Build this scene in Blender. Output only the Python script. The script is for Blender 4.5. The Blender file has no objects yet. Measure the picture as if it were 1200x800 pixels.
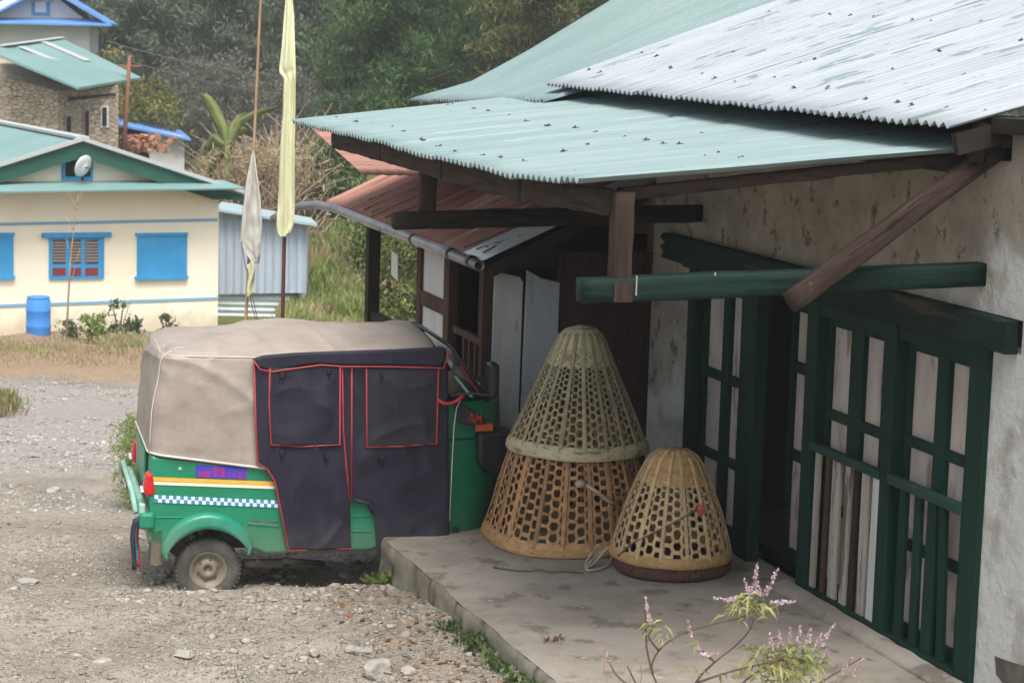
import bpy, bmesh, math, random
import numpy as np
from mathutils import Vector, Matrix, noise
random.seed(7); RNG = np.random.default_rng(7)
SC = bpy.context.scene; COL = SC.collection
PI = math.pi
# ------------------------------------------------------------------ camera model (also used to measure the photograph)
F = 2500.0; HOR = 60.0; ROLL = .03; CH = 3.45
PITCH = math.atan((400-HOR)/F)
CAM = np.array([0, 0, CH])
def ray(x, y):
    u = (x-600)/F; v = (400-y)/F
    a = u*math.cos(ROLL)-v*math.sin(ROLL); b = u*math.sin(ROLL)+v*math.cos(ROLL)
    return np.array([a, math.cos(PITCH)+b*math.sin(PITCH), -math.sin(PITCH)+b*math.cos(PITCH)])
def onplane(x, y, o, n):
    d = ray(x, y); return CAM+d*np.dot(np.array(o)-CAM, n)/np.dot(d, n)
def atZ(x, y, z): return onplane(x, y, (0, 0, z), np.array([0, 0, 1.]))
def atY(x, y, d): return onplane(x, y, (0, d, 0), np.array([0, 1., 0]))
def V(p): return Vector((float(p[0]), float(p[1]), float(p[2])))

# ------------------------------------------------------------------ mesh builder
class MB:
    def __init__(s): s.v = []; s.f = []; s.m = []
    def add(s, vs, fs, mi=0):
        b = len(s.v); s.v += [tuple(map(float, p)) for p in vs]
        s.f += [tuple(i+b for i in f) for f in fs]; s.m += [mi]*len(fs); return s
    def box(s, x0, x1, y0, y1, z0, z1, mi=0):
        vs = [(x0,y0,z0),(x1,y0,z0),(x1,y1,z0),(x0,y1,z0),(x0,y0,z1),(x1,y0,z1),(x1,y1,z1),(x0,y1,z1)]
        return s.add(vs, [(0,3,2,1),(4,5,6,7),(0,1,5,4),(1,2,6,5),(2,3,7,6),(3,0,4,7)], mi)
    def beam(s, a, b, w, h, up=(0,0,1), mi=0):
        a = Vector(a); b = Vector(b); d = (b-a).normalized(); up = Vector(up)
        sd = d.cross(up).normalized(); u = sd.cross(d).normalized()
        vs = [p+sd*(w/2*i)+u*(h/2*j) for p in (a, b) for i, j in ((-1,-1),(1,-1),(1,1),(-1,1))]
        return s.add(vs, [(0,1,2,3),(7,6,5,4),(0,4,5,1),(1,5,6,2),(2,6,7,3),(3,7,4,0)], mi)
    def prism(s, pts, ex, mi=0):
        """pts: 3d outline, ex: extrusion vector"""
        n = len(pts); ex = Vector(ex); P = [Vector(p) for p in pts]
        vs = P+[p+ex for p in P]
        return s.add(vs, [tuple(range(n))[::-1], tuple(range(n, 2*n))]+[(i, (i+1) % n, n+(i+1) % n, n+i) for i in range(n)], mi)
    def tube(s, pts, r, n=8, mi=0, cap=True):
        pts = [Vector(p) for p in pts]; rs = r if isinstance(r, (list, tuple)) else [r]*len(pts)
        rings = []; prev = None
        for i, p in enumerate(pts):
            d = (pts[min(i+1, len(pts)-1)]-pts[max(i-1, 0)]).normalized()
            if prev is None:
                ref = Vector((0,0,1)) if abs(d.z) < .9 else Vector((1,0,0)); u = d.cross(ref).normalized()
            else: u = (prev-d*prev.dot(d)).normalized()
            prev = u; w = d.cross(u)
            rings.append([p+(u*math.cos(2*PI*k/n)+w*math.sin(2*PI*k/n))*rs[i] for k in range(n)])
        vs = [q for R in rings for q in R]; fs = []
        for i in range(len(pts)-1):
            for k in range(n): fs.append((i*n+k, i*n+(k+1) % n, (i+1)*n+(k+1) % n, (i+1)*n+k))
        if cap: fs += [tuple(range(n))[::-1], tuple(range((len(pts)-1)*n, len(pts)*n))]
        return s.add(vs, fs, mi)
    def lathe(s, prof, n=24, axis='z', c=(0,0,0), mi=0):
        """prof: list of (radius, height) along the axis"""
        vs = []; fs = []; m = len(prof)
        for k in range(n):
            t = 2*PI*k/n
            for r, h in prof:
                x, y = r*math.cos(t), r*math.sin(t)
                p = (x, y, h) if axis == 'z' else ((x, h, y) if axis == 'y' else (h, x, y))
                vs.append((p[0]+c[0], p[1]+c[1], p[2]+c[2]))
        for k in range(n):
            for i in range(m-1): fs.append((k*m+i, ((k+1) % n)*m+i, ((k+1) % n)*m+i+1, k*m+i+1))
        return s.add(vs, fs, mi)
    def grid(s, fn, nu, nv, mi=0):
        vs = [fn(i/nu, j/nv) for j in range(nv+1) for i in range(nu+1)]
        fs = [(j*(nu+1)+i, j*(nu+1)+i+1, (j+1)*(nu+1)+i+1, (j+1)*(nu+1)+i) for j in range(nv) for i in range(nu)]
        return s.add(vs, fs, mi)
    def build(s, name, mats, parent=None, smooth=False, bevel=0, solid=0, recalc=True, seg=2):
        me = bpy.data.meshes.new(name); me.from_pydata(s.v, [], s.f)
        mats = mats if isinstance(mats, (list, tuple)) else [mats]
        for m in mats: me.materials.append(m)
        if len(mats) > 1: me.polygons.foreach_set('material_index', s.m)
        if recalc:
            bm = bmesh.new(); bm.from_mesh(me); bmesh.ops.recalc_face_normals(bm, faces=bm.faces); bm.to_mesh(me); bm.free()
        if smooth: me.polygons.foreach_set('use_smooth', [True]*len(me.polygons))
        o = bpy.data.objects.new(name, me); COL.objects.link(o)
        if parent: o.parent = parent
        if solid:
            md = o.modifiers.new('thick', 'SOLIDIFY'); md.thickness = solid; md.offset = 0
        if bevel:
            md = o.modifiers.new('bevel', 'BEVEL'); md.width = bevel; md.segments = seg; md.limit_method = 'ANGLE'; md.angle_limit = .7
        return o
def npmesh(name, v, f, mat, parent=None, smooth=False):
    me = bpy.data.meshes.new(name); v = np.asarray(v, np.float32); f = np.asarray(f, np.int32); k = f.shape[1]
    me.vertices.add(len(v)); me.vertices.foreach_set('co', v.ravel())
    me.loops.add(f.size); me.loops.foreach_set('vertex_index', f.ravel())
    me.polygons.add(len(f)); me.polygons.foreach_set('loop_start', np.arange(0, f.size, k, dtype=np.int32))
    me.polygons.foreach_set('loop_total', np.full(len(f), k, np.int32))
    me.materials.append(mat); me.update(calc_edges=True)
    if smooth: me.polygons.foreach_set('use_smooth', np.ones(len(f), bool))
    o = bpy.data.objects.new(name, me); COL.objects.link(o)
    if parent: o.parent = parent
    return o
def tag(o, label, cat, group=None, kind=None):
    o['label'] = label; o['category'] = cat
    if group: o['group'] = group
    if kind: o['kind'] = kind
    return o
def thing(name, label, cat, loc=(0,0,0), rz=0, group=None):
    o = bpy.data.objects.new(name, None); COL.objects.link(o); o.empty_display_size = .1
    o.location = loc; o.rotation_euler = (0, 0, rz)
    return tag(o, label, cat, group)
def struct(o): o['kind'] = 'structure'; return o

# ------------------------------------------------------------------ materials
def pm(name, c1, c2=None, scale=5, rough=.8, bump=0, bscale=None, stretch=(1,1,1), metal=0, c3=None, c3scale=None, thr=.62, soft=.06,
       c3stretch=None, spec=.3, detail=8, island=0, transl=0, c4=None, c4scale=20, c4thr=.7):
    m = bpy.data.materials.new(name); m.use_nodes = True; nt = m.node_tree; N = nt.nodes; L = nt.links
    b = N['Principled BSDF']; b.inputs['Roughness'].default_value = rough; b.inputs['Metallic'].default_value = metal
    b.inputs['Specular IOR Level'].default_value = spec
    tc = N.new('ShaderNodeTexCoord')
    def nz(sc, st, det=detail):
        mp = N.new('ShaderNodeMapping'); mp.inputs['Scale'].default_value = st; L.new(tc.outputs['Object'], mp.inputs['Vector'])
        n = N.new('ShaderNodeTexNoise'); n.inputs['Scale'].default_value = sc; n.inputs['Detail'].default_value = det; n.inputs['Roughness'].default_value = .62
        L.new(mp.outputs['Vector'], n.inputs['Vector']); return n
    def ramp(src, lo, hi):
        r = N.new('ShaderNodeMapRange'); r.inputs['From Min'].default_value = lo; r.inputs['From Max'].default_value = hi
        r.interpolation_type = 'SMOOTHSTEP'; L.new(src, r.inputs['Value']); return r.outputs['Result']
    def mix(fac, a, bcol):
        x = N.new('ShaderNodeMix'); x.data_type = 'RGBA'
        if isinstance(fac, float): x.inputs[0].default_value = fac
        else: L.new(fac, x.inputs[0])
        for i, q in ((6, a), (7, bcol)):
            if isinstance(q, tuple): x.inputs[i].default_value = (*q[:3], 1)
            else: L.new(q, x.inputs[i])
        return x.outputs[2]
    col = c1
    if c2: col = mix(ramp(nz(scale, stretch).outputs['Fac'], .33, .67), c1, c2)
    if c3: col = mix(ramp(nz(c3scale or scale*2, c3stretch or stretch).outputs['Fac'], thr, thr+soft), col, c3)
    if c4: col = mix(ramp(nz(c4scale, (1,1,1)).outputs['Fac'], c4thr, c4thr+.05), col, c4)
    if island:
        g = N.new('ShaderNodeNewGeometry'); hs = N.new('ShaderNodeHueSaturation')
        mr = N.new('ShaderNodeMapRange'); mr.inputs['To Min'].default_value = 1-island; mr.inputs['To Max'].default_value = 1+island
        L.new(g.outputs['Random Per Island'], mr.inputs['Value']); L.new(mr.outputs['Result'], hs.inputs['Value'])
        if isinstance(col, tuple): hs.inputs['Color'].default_value = (*col, 1)
        else: L.new(col, hs.inputs['Color'])
        col = hs.outputs['Color']
    if isinstance(col, tuple): b.inputs['Base Color'].default_value = (*col, 1)
    else: L.new(col, b.inputs['Base Color'])
    if bump:
        bp = N.new('ShaderNodeBump'); bp.inputs['Distance'].default_value = bump; bp.inputs['Strength'].default_value = 1
        L.new(nz(bscale or scale*3, stretch).outputs['Fac'], bp.inputs['Height']); L.new(bp.outputs['Normal'], b.inputs['Normal'])
    if transl:
        t = N.new('ShaderNodeBsdfTranslucent'); ms = N.new('ShaderNodeMixShader'); ms.inputs[0].default_value = transl
        if isinstance(col, tuple): t.inputs['Color'].default_value = (*col, 1)
        else: L.new(col, t.inputs['Color'])
        L.new(b.outputs[0], ms.inputs[1]); L.new(t.outputs[0], ms.inputs[2]); L.new(ms.outputs[0], N['Material Output'].inputs['Surface'])
    return m
M = dict(
 teal=pm('teal_roof_sheet', (.175,.255,.255), (.23,.30,.30), 1.2, .5, stretch=(5,.6,1), c3=(.27,.335,.335), c3scale=2.0, thr=.56, soft=.12, c3stretch=(9,.5,1), spec=.4, c4=(.16,.24,.22), c4scale=30, c4thr=.72),
 teal2=pm('teal_old_sheet', (.15,.225,.22), (.185,.26,.255), .8, .5, stretch=(4,.5,1), c3=(.21,.28,.28), c3scale=1.5, c3stretch=(7,.3,1), thr=.58, soft=.1, spec=.4),
 white_roof=pm('whitened_roof_sheet', (.27,.30,.325), (.33,.36,.385), 1.5, .5, stretch=(5,.5,1), c3=(.15,.205,.205), c3scale=5.5, thr=.575, soft=.05, c3stretch=(3.4,.26,1), spec=.4, c4=(.25,.28,.27), c4scale=22, c4thr=.70),
 rust=pm('rusty_sheet', (.30,.14,.105), (.40,.215,.17), 1.3, .8, stretch=(5,.6,1), c3=(.15,.075,.055), c3scale=2, thr=.60, c3stretch=(6,.6,1), spec=.2, bump=.002),
 rust_pale=pm('pale_ridge_metal', (.45,.28,.22), (.55,.42,.36), 4, .7),
 zinc=pm('zinc_strip', (.55,.58,.60), (.68,.7,.72), 3, .45, metal=.3),
 gutter=pm('gutter_grey', (.20,.20,.205), (.32,.32,.32), 4, .35, metal=.5),
 mud=pm('mud_plaster', (.30,.255,.19), (.40,.345,.26), 2.2, .95, bump=.02, bscale=6, c3=(.13,.10,.07), c3scale=5, thr=.62, soft=.12, spec=.1, c4=(.12,.1,.075), c4scale=14, c4thr=.68),
 wash=pm('whitewash_plaster', (.50,.50,.46), (.62,.62,.58), 1.8, .95, bump=.014, bscale=7, c3=(.36,.33,.27), c3scale=2.5, thr=.60, soft=.12, spec=.1, c4=(.2,.17,.13), c4scale=9, c4thr=.73),
 concrete=pm('worn_concrete', (.22,.195,.163), (.315,.285,.245), 1.8, .7, bump=.006, bscale=22, c3=(.165,.145,.12), c3scale=4.5, thr=.54, soft=.09, spec=.3, c4=(.36,.335,.295), c4scale=9, c4thr=.64),
 concrete_side=pm('mossy_concrete', (.17,.15,.115), (.27,.25,.20), 4, .95, bump=.012, bscale=9, stretch=(1,1,.5), c3=(.085,.08,.05), c3scale=5, thr=.54, soft=.12, spec=.1),
 green=pm('dark_green_paint', (.0035,.022,.014), (.006,.032,.021), 4, .65, bump=.003, bscale=20, stretch=(1,1,.3), c3=(.03,.04,.03), c3scale=9, thr=.66, spec=.2),
 lintel=pm('old_green_timber', (.004,.016,.012), (.009,.023,.018), 3, .75, bump=.012, bscale=12, stretch=(.25,1,2), c3=(.05,.042,.032), c3scale=5, thr=.58, spec=.2),
 green_beam=pm('green_beam_paint', (.009,.036,.028), (.016,.052,.041), 3, .6, bump=.003, bscale=15, c3=(.05,.07,.055), c3scale=8, thr=.64, spec=.3),
 brown=pm('brown_timber', (.055,.031,.021), (.09,.052,.036), 3, .8, bump=.005, bscale=16, stretch=(1,.3,.5), c3=(.055,.03,.02), c3scale=5, thr=.58, spec=.15),
 dark=pm('dark_timber', (.022,.018,.014), (.04,.032,.026), 3, .8, bump=.004, bscale=14, spec=.15),
 plank=pm('weathered_plank', (.27,.24,.205), (.40,.37,.33), 4, .9, bump=.004, bscale=18, stretch=(3,3,.25), c3=(.13,.10,.075), c3scale=6, thr=.55, spec=.1),
 paint_plank=pm('pale_painted_plank', (.47,.47,.46), (.58,.58,.57), 3, .8, bump=.003, stretch=(2,2,.4), c3=(.28,.25,.21), c3scale=4, thr=.62, soft=.1, spec=.2),
 blue_plank=pm('bluish_grey_plank', (.36,.40,.44), (.45,.49,.53), 3, .8, bump=.003, stretch=(2,2,.4), c3=(.22,.22,.21), c3scale=4, thr=.62, spec=.2),
 maroon=pm('maroon_sheet', (.045,.024,.022), (.07,.04,.035), 3, .7, stretch=(1,4,.5), spec=.2),
 pane=pm('pinkish_board', (.36,.312,.287), (.48,.43,.40), 3, .75, stretch=(2,2,.6), bump=.002, c3=(.22,.165,.14), c3scale=5, thr=.555, soft=.12, spec=.2),
 interior=pm('dim_interior', (.018,.016,.015), None, rough=1),  # near-black: the shade of unlit rooms is put into this colour
 floor_in=pm('earth_floor', (.12,.09,.065), (.17,.13,.1), 3, 1),
 canvas=pm('tan_canvas', (.265,.222,.188), (.325,.28,.242), 2.5, .55, bump=.012, bscale=5, c3=(.20,.15,.12), c3scale=3, thr=.6, soft=.15, spec=.5),
 canvas_top=pm('dusty_tan_canvas', (.44,.40,.365), (.52,.48,.44), 2.5, .75, bump=.006, bscale=5, c3=(.36,.315,.28), c3scale=3, thr=.58, soft=.15, spec=.25),  # paler copy of the canvas, sky light put into its colour; unused
 hem=pm('pale_hem', (.50,.45,.40), (.6,.55,.5), 8, .7),
 navy=pm('navy_cloth', (.014,.014,.026), (.023,.022,.038), 4, .6, bump=.006, bscale=8, stretch=(1,1,.6), c3=(.036,.033,.046), c3scale=3.0, thr=.6, soft=.15, spec=.3),
 navy2=pm('black_navy_flap', (.018,.017,.024), (.028,.027,.036), 4, .6, bump=.008, bscale=5, spec=.3),
 piping=pm('red_piping', (.30,.03,.035), (.38,.06,.06), 9, .6),
 rgreen=pm('rickshaw_green', (.010,.185,.098), (.014,.225,.12), 2.5, .34, c3=(.075,.17,.11), c3scale=5, thr=.60, soft=.14, spec=.5, c4=(.20,.22,.15), c4scale=9, c4thr=.74, bump=.010, bscale=2.2),
 rgreen_d=pm('rickshaw_green_cab', (.006,.125,.060), (.009,.15,.075), 2.5, .35, spec=.5),  # darker copy of the body green, shade on the cab put into the colour
 fender=pm('fender_green', (.012,.21,.115), (.015,.20,.145), 3, .35, c3=(.01,.15,.15), c3scale=3, thr=.58, soft=.15, spec=.5),
 pale_green=pm('faded_green', (.20,.42,.33), (.32,.50,.42), 5, .5),
 orange=pm('orange_stripe', (.75,.38,.05), (.8,.45,.08), 8, .5),
 cream_s=pm('cream_stripe', (.78,.75,.55), None, rough=.5),
 white_s=pm('white_sticker', (.72,.78,.80), None, rough=.5),
 blue_s=pm('blue_sticker', (.05,.25,.42), None, rough=.5),
 violet=pm('violet_plate', (.055,.05,.42), (.09,.06,.40), 6, .5),
 magenta=pm('magenta_letter', (.34,.03,.20), None, rough=.5),
 black=pm('black_plastic', (.012,.012,.014), (.02,.02,.023), 4, .45, spec=.4),
 rubber=pm('tyre_rubber', (.055,.052,.048), (.12,.11,.10), 6, .9, bump=.004, bscale=25, spec=.15),
 rim=pm('dusty_rim', (.30,.27,.22), (.40,.37,.31), 7, .6, metal=.2, c3=(.16,.13,.10), c3scale=9, thr=.6),
 under=pm('muddy_metal', (.07,.06,.05), (.15,.135,.11), 6, .85),
 mudflap=pm('mud_flap', (.12,.095,.07), (.17,.14,.10), 6, .9),
 redlamp=pm('red_lens', (.50,.02,.025), None, rough=.25, spec=.5),
 orlamp=pm('orange_lens', (.45,.07,.015), None, rough=.3, spec=.5),
 redstrap=pm('red_strap', (.50,.04,.05), None, rough=.7),
 chrome=pm('scratched_metal', (.4,.42,.42), (.55,.57,.57), 6, .4, metal=.6),
 bamboo_tan=pm('tan_cane', (.27,.145,.065), (.40,.235,.115), 14, .7, c3=(.27,.155,.075), c3scale=8, thr=.58, soft=.1, island=.22, spec=.25),
 bamboo_rim=pm('golden_cane_rim', (.34,.20,.085), (.47,.295,.135), 16, .7, bump=.006, bscale=40, stretch=(1,1,3), spec=.25),
 bamboo_grey=pm('greenish_cane', (.225,.20,.12), (.32,.285,.18), 14, .75, c3=(.20,.185,.105), c3scale=8, thr=.58, soft=.1, island=.2, spec=.2),
 bamboo_grey_rim=pm('pale_cane_rim', (.40,.37,.23), (.52,.47,.30), 16, .75, bump=.006, bscale=40, stretch=(1,1,3), c3=(.18,.2,.10), c3scale=4, thr=.56, spec=.2),
 bamboo_small=pm('straw_cane', (.38,.27,.14), (.50,.37,.205), 14, .7, c3=(.32,.22,.11), c3scale=8, thr=.6, soft=.1, island=.2, spec=.25),
 dark_cane=pm('dark_brown_cane', (.075,.042,.032), (.12,.07,.05), 18, .85, bump=.008, bscale=40, stretch=(1,1,4), c3=(.35,.3,.27), c3scale=22, thr=.72, spec=.15),
 strap=pm('grey_jute', (.30,.25,.20), (.42,.37,.31), 12, .9, bump=.002),
 cord=pm('thin_cord', (.13,.10,.075), None, rough=.9),
 redcloth=pm('red_cloth', (.48,.05,.05), (.55,.1,.09), 12, .9),
 cream=pm('cream_wall', (.86,.78,.60), (.90,.84,.68), .9, .9, bump=.01, bscale=3, c3=(.74,.63,.44), c3scale=1.6, thr=.62, soft=.2, spec=.1),
 blue=pm('blue_paint', (.035,.27,.55), (.05,.31,.6), 3, .6),
 blue_line=pm('faded_blue_line', (.20,.38,.55), None, rough=.8),
 wglass=pm('dark_window', (.05,.045,.05), (.12,.10,.09), 6, .3),
 maroon_p=pm('maroon_panel', (.22,.035,.035), None, rough=.6),
 bargrey=pm('window_bars', (.33,.27,.24), None, rough=.7),
 fascia=pm('green_fascia', (.014,.072,.05), (.02,.09,.064), 3, .7),
 house_teal=pm('house_teal_roof', (.15,.27,.255), (.19,.31,.295), .6, .5, stretch=(1,1,1)),
 ridge=pm('ridge_white', (.40,.42,.42), None, rough=.6),
 barrel=pm('blue_drum', (.05,.22,.62), (.08,.27,.66), 3, .45, c3=(.22,.32,.52), c3scale=4, thr=.6, soft=.1),
 shedblue=pm('grey_blue_sheet', (.36,.42,.50), (.42,.48,.56), 2, .5, stretch=(3,3,.3)),
 shedwhite=pm('white_sheet', (.55,.60,.63), (.62,.67,.7), 2, .5),
 shedroof=pm('pale_teal_sheet', (.28,.38,.41), (.33,.43,.455), 2, .5),
 bluesheet=pm('sky_blue_sheet', (.10,.25,.55), (.15,.31,.62), 1.5, .5),
 whitewall=pm('white_wall', (.62,.62,.62), (.7,.7,.7), 1.2, .9),
 pole=pm('bamboo_pole', (.32,.20,.12), (.42,.30,.18), 6, .8, stretch=(3,3,.5)),
 redpole=pm('dark_red_pole', (.10,.035,.03), (.14,.05,.04), 6, .7),
 rustpole=pm('reddish_wood_pole', (.22,.10,.07), None, rough=.8),
 yflag=pm('yellow_flag_cloth', (.78,.78,.52), (.84,.84,.60), 3, .9, bump=.004, bscale=12, stretch=(1,1,.3), transl=.35),
 wflag=pm('dirty_white_cloth', (.62,.60,.54), (.72,.70,.65), 3, .9, bump=.004, bscale=12, stretch=(1,1,.3), transl=.3),
 wire=pm('wire', (.10,.10,.10), None, rough=.8),
 nail=pm('roofing_nail', (.06,.05,.047), (.13,.10,.085), 30, .8),
 twig=pm('dry_twig', (.10,.075,.055), (.16,.125,.09), 6, .9),
 twig_pale=pm('pale_dry_cane', (.25,.18,.125), (.36,.275,.20), 6, .9, island=.25),
 stem=pm('purple_brown_stem', (.09,.045,.04), (.15,.085,.06), 8, .8),
 bark=pm('bark', (.10,.08,.06), (.16,.13,.10), 4, .95, bump=.02),
 paper=pm('paper_card', (.6,.58,.54), None, rough=.9),
 stone_g=pm('stone', (.27,.25,.225), (.42,.395,.36), 5, .9, bump=.006, bscale=18, c3=(.2,.18,.15), c3scale=8, thr=.6),
 gravel=pm('gravel', (.20,.178,.148), (.33,.30,.26), 1.5, .95, island=.30),
 gravel_pale=pm('pale_gravel', (.255,.238,.215), (.37,.35,.32), .8, .95, island=.35),
 straw=pm('dry_straw', (.30,.22,.13), (.42,.33,.21), 9, .9, island=.3),
 deadleaf=pm('dead_leaf', (.12,.055,.03), (.24,.12,.06), 9, .9, island=.3),
 brick=pm('brick_rubble', (.36,.15,.09), (.42,.24,.17), 2, .9, island=.3),
)
def wood(name, c1, c2, c3, ax, chip=None, rough=.8):
    st = [9, 9, 9]; st[ax] = .7
    return pm(name, c1, c2, 3.2, rough, bump=.006, bscale=4, stretch=tuple(st), c3=c3, c3scale=3, thr=.57, soft=.05, spec=.18, c4=chip or c3, c4scale=11, c4thr=.67)
for i, a in enumerate('soz'):
    M['brown_'+a] = wood('brown_timber', (.026,.017,.012), (.052,.034,.026), (.015,.010,.008), i, (.09,.07,.056))
    M['dark_'+a] = wood('dark_timber', (.014,.012,.010), (.03,.025,.021), (.008,.007,.006), i)
    M['gbeam_'+a] = wood('green_beam_paint', (.004,.017,.013), (.007,.023,.018), (.003,.010,.008), i, (.045,.055,.045), .7)
def grooves(m, pitch=.09, step=.8, amt=.30, lap=.45):
    """dirt lying in the valleys of the corrugation and along the sheet laps"""
    nt = m.node_tree; N = nt.nodes; L = nt.links; b = N['Principled BSDF']; src = b.inputs['Base Color'].links[0].from_socket
    tc = N.new('ShaderNodeTexCoord'); sp = N.new('ShaderNodeSeparateXYZ'); L.new(tc.outputs['Object'], sp.inputs[0])
    def mth(op, a, bb=None, c=None):
        x = N.new('ShaderNodeMath'); x.operation = op
        for i, q in enumerate((a, bb, c)):
            if q is None: continue
            if isinstance(q, (int, float)): x.inputs[i].default_value = q
            else: L.new(q, x.inputs[i])
        return x.outputs[0]
    cosv = mth('COSINE', mth('MULTIPLY', sp.outputs['X'], 2*PI/pitch))
    gv_ = mth('POWER', mth('MULTIPLY_ADD', cosv, -.5, .5), 2.2)
    nz = N.new('ShaderNodeTexNoise'); nz.inputs['Scale'].default_value = 2.2; nz.inputs['Detail'].default_value = 6; mp = N.new('ShaderNodeMapping'); mp.inputs['Scale'].default_value = (4, .7, 1); L.new(tc.outputs['Object'], mp.inputs[0]); L.new(mp.outputs[0], nz.inputs['Vector'])
    gv_ = mth('MULTIPLY', mth('MULTIPLY', gv_, amt), mth('MULTIPLY_ADD', nz.outputs['Fac'], 1.8, .1))
    fr = mth('FRACT', mth('DIVIDE', sp.outputs['X'], step)); ln = mth('MULTIPLY', mth('LESS_THAN', fr, .022), lap)
    tot = mth('MINIMUM', mth('ADD', gv_, ln), .85)
    x = N.new('ShaderNodeMix'); x.data_type = 'RGBA'; L.new(tot, x.inputs[0]); L.new(src, x.inputs[6]); x.inputs[7].default_value = (.05,.06,.055,1); L.new(x.outputs[2], b.inputs['Base Color'])
grooves(M['teal']); grooves(M['teal2'], amt=.30); grooves(M['white_roof'], amt=.32); grooves(M['rust'], amt=.35, step=.82)
def mudded(m, z0, z1, col, amt=.8, sc=5):
    """dried mud splashed up from the ground, thinning between heights z0 and z1"""
    nt = m.node_tree; N = nt.nodes; L = nt.links; b = N['Principled BSDF']; src = b.inputs['Base Color'].links[0].from_socket
    tc = N.new('ShaderNodeTexCoord'); sp = N.new('ShaderNodeSeparateXYZ'); L.new(tc.outputs['Object'], sp.inputs[0])
    nz = N.new('ShaderNodeTexNoise'); nz.inputs['Scale'].default_value = sc; nz.inputs['Detail'].default_value = 10; nz.inputs['Roughness'].default_value = .7; L.new(tc.outputs['Object'], nz.inputs['Vector'])
    mr = N.new('ShaderNodeMapRange'); mr.inputs['From Min'].default_value = z1; mr.inputs['From Max'].default_value = z0; L.new(sp.outputs['Z'], mr.inputs[0])
    ad = N.new('ShaderNodeMath'); ad.operation = 'ADD'; L.new(mr.outputs[0], ad.inputs[0]); L.new(nz.outputs['Fac'], ad.inputs[1])
    m2 = N.new('ShaderNodeMapRange'); m2.inputs['From Min'].default_value = .72; m2.inputs['From Max'].default_value = 1.25; m2.inputs['To Max'].default_value = amt; m2.interpolation_type = 'SMOOTHSTEP'; L.new(ad.outputs[0], m2.inputs[0])
    x = N.new('ShaderNodeMix'); x.data_type = 'RGBA'; L.new(m2.outputs[0], x.inputs[0]); L.new(src, x.inputs[6]); x.inputs[7].default_value = (*col, 1); L.new(x.outputs[2], b.inputs['Base Color'])
for k in ('rgreen', 'fender'): mudded(M[k], .12, .48, (.20,.18,.135), .32, 9)
for k in ('navy', 'rgreen_d'): mudded(M[k], .12, .5, (.12,.105,.09), .16, 8)
mudded(M['rim'], .0, .45, (.17,.14,.105), .8, 12); mudded(M['cream'], -2.4, -.9, (.42,.33,.22), .65, 1.6)
def leafm(name, c1, c2, tr=.3, scale=.9, isl=.3): return pm(name, c1, c2, scale, .6, island=isl, transl=tr, spec=.25, detail=4)
LF = dict(
 dark=leafm('dark_needles', (.040,.092,.030), (.115,.185,.062), .25, .45, .35),
 olive=leafm('olive_needles', (.06,.085,.028), (.16,.17,.06), .3, .5, .35),
 pine=leafm('greyed_pine_needles', (.11,.15,.09), (.195,.23,.15), .3, .25, .35),  # greyed and lightened: distance haze is partly put into this colour
 far=leafm('far_wood_leaves', (.13,.16,.115), (.225,.245,.18), .3, .15, .35),  # paled for distance: haze is partly put into the leaf colour
 yellow=leafm('yellowing_leaves', (.14,.14,.035), (.26,.24,.07), .35, .8),
 grey=leafm('grey_twigs', (.13,.13,.10), (.20,.19,.15), .3, .5),
 bush=leafm('bush_leaves', (.09,.15,.04), (.19,.24,.07), .35, 2.0),
 bright=leafm('bright_grass', (.19,.27,.06), (.33,.38,.13), .35, .5),
 drygrass=leafm('dry_grass', (.30,.225,.135), (.42,.335,.21), .3, .5),
 banana=leafm('banana_leaf', (.15,.20,.055), (.26,.285,.10), .4, 1.2, .15),
 salvia=leafm('narrow_leaves', (.24,.27,.09), (.40,.40,.17), .35, 6),
 weed=leafm('weed_leaves', (.06,.10,.035), (.13,.165,.07), .3, 4),
 flower=leafm('pink_flowers', (.50,.33,.39), (.72,.62,.63), .35, 30),
)
# ------------------------------------------------------------------ world, sun, camera
w = bpy.data.worlds.new('World'); SC.world = w; w.use_nodes = True
nt = w.node_tree; bg = nt.nodes['Background']
sky = nt.nodes.new('ShaderNodeTexSky'); sky.sky_type = 'NISHITA'; sky.sun_disc = False
SE, SR = math.radians(62), math.radians(165)      # veiled sun high behind the camera
sky.sun_elevation = SE; sky.sun_rotation = SR; sky.air_density = 1.0; sky.dust_density = 4.0
hs = nt.nodes.new('ShaderNodeHueSaturation'); hs.inputs['Saturation'].default_value = .35
nt.links.new(sky.outputs[0], hs.inputs['Color']); nt.links.new(hs.outputs[0], bg.inputs['Color']); bg.inputs['Strength'].default_value = .11
sun = bpy.data.lights.new('sun', 'SUN'); sun.energy = 1.5; sun.angle = math.radians(30); sun.color = (1, .96, .9)
so = bpy.data.objects.new('sun', sun); COL.objects.link(so)
dirv = Vector((math.sin(SR)*math.cos(SE), math.cos(SR)*math.cos(SE), math.sin(SE)))
so.rotation_euler = dirv.to_track_quat('Z', 'Y').to_euler()
cam = bpy.data.cameras.new('camera'); co = bpy.data.objects.new('camera', cam); COL.objects.link(co); SC.camera = co
fw = Vector((0, math.cos(PITCH), -math.sin(PITCH))); up = Vector((0, math.sin(PITCH), math.cos(PITCH))); rt = Vector((1, 0, 0))
cr = rt*math.cos(ROLL)+up*math.sin(ROLL); cu = -rt*math.sin(ROLL)+up*math.cos(ROLL)
co.matrix_world = Matrix(((cr.x, cu.x, -fw.x, 0), (cr.y, cu.y, -fw.y, 0), (cr.z, cu.z, -fw.z, CH), (0, 0, 0, 1)))
cam.sensor_width = 36; cam.lens = 36*F/1200; cam.clip_end = 2000; cam.clip_start = .1
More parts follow.
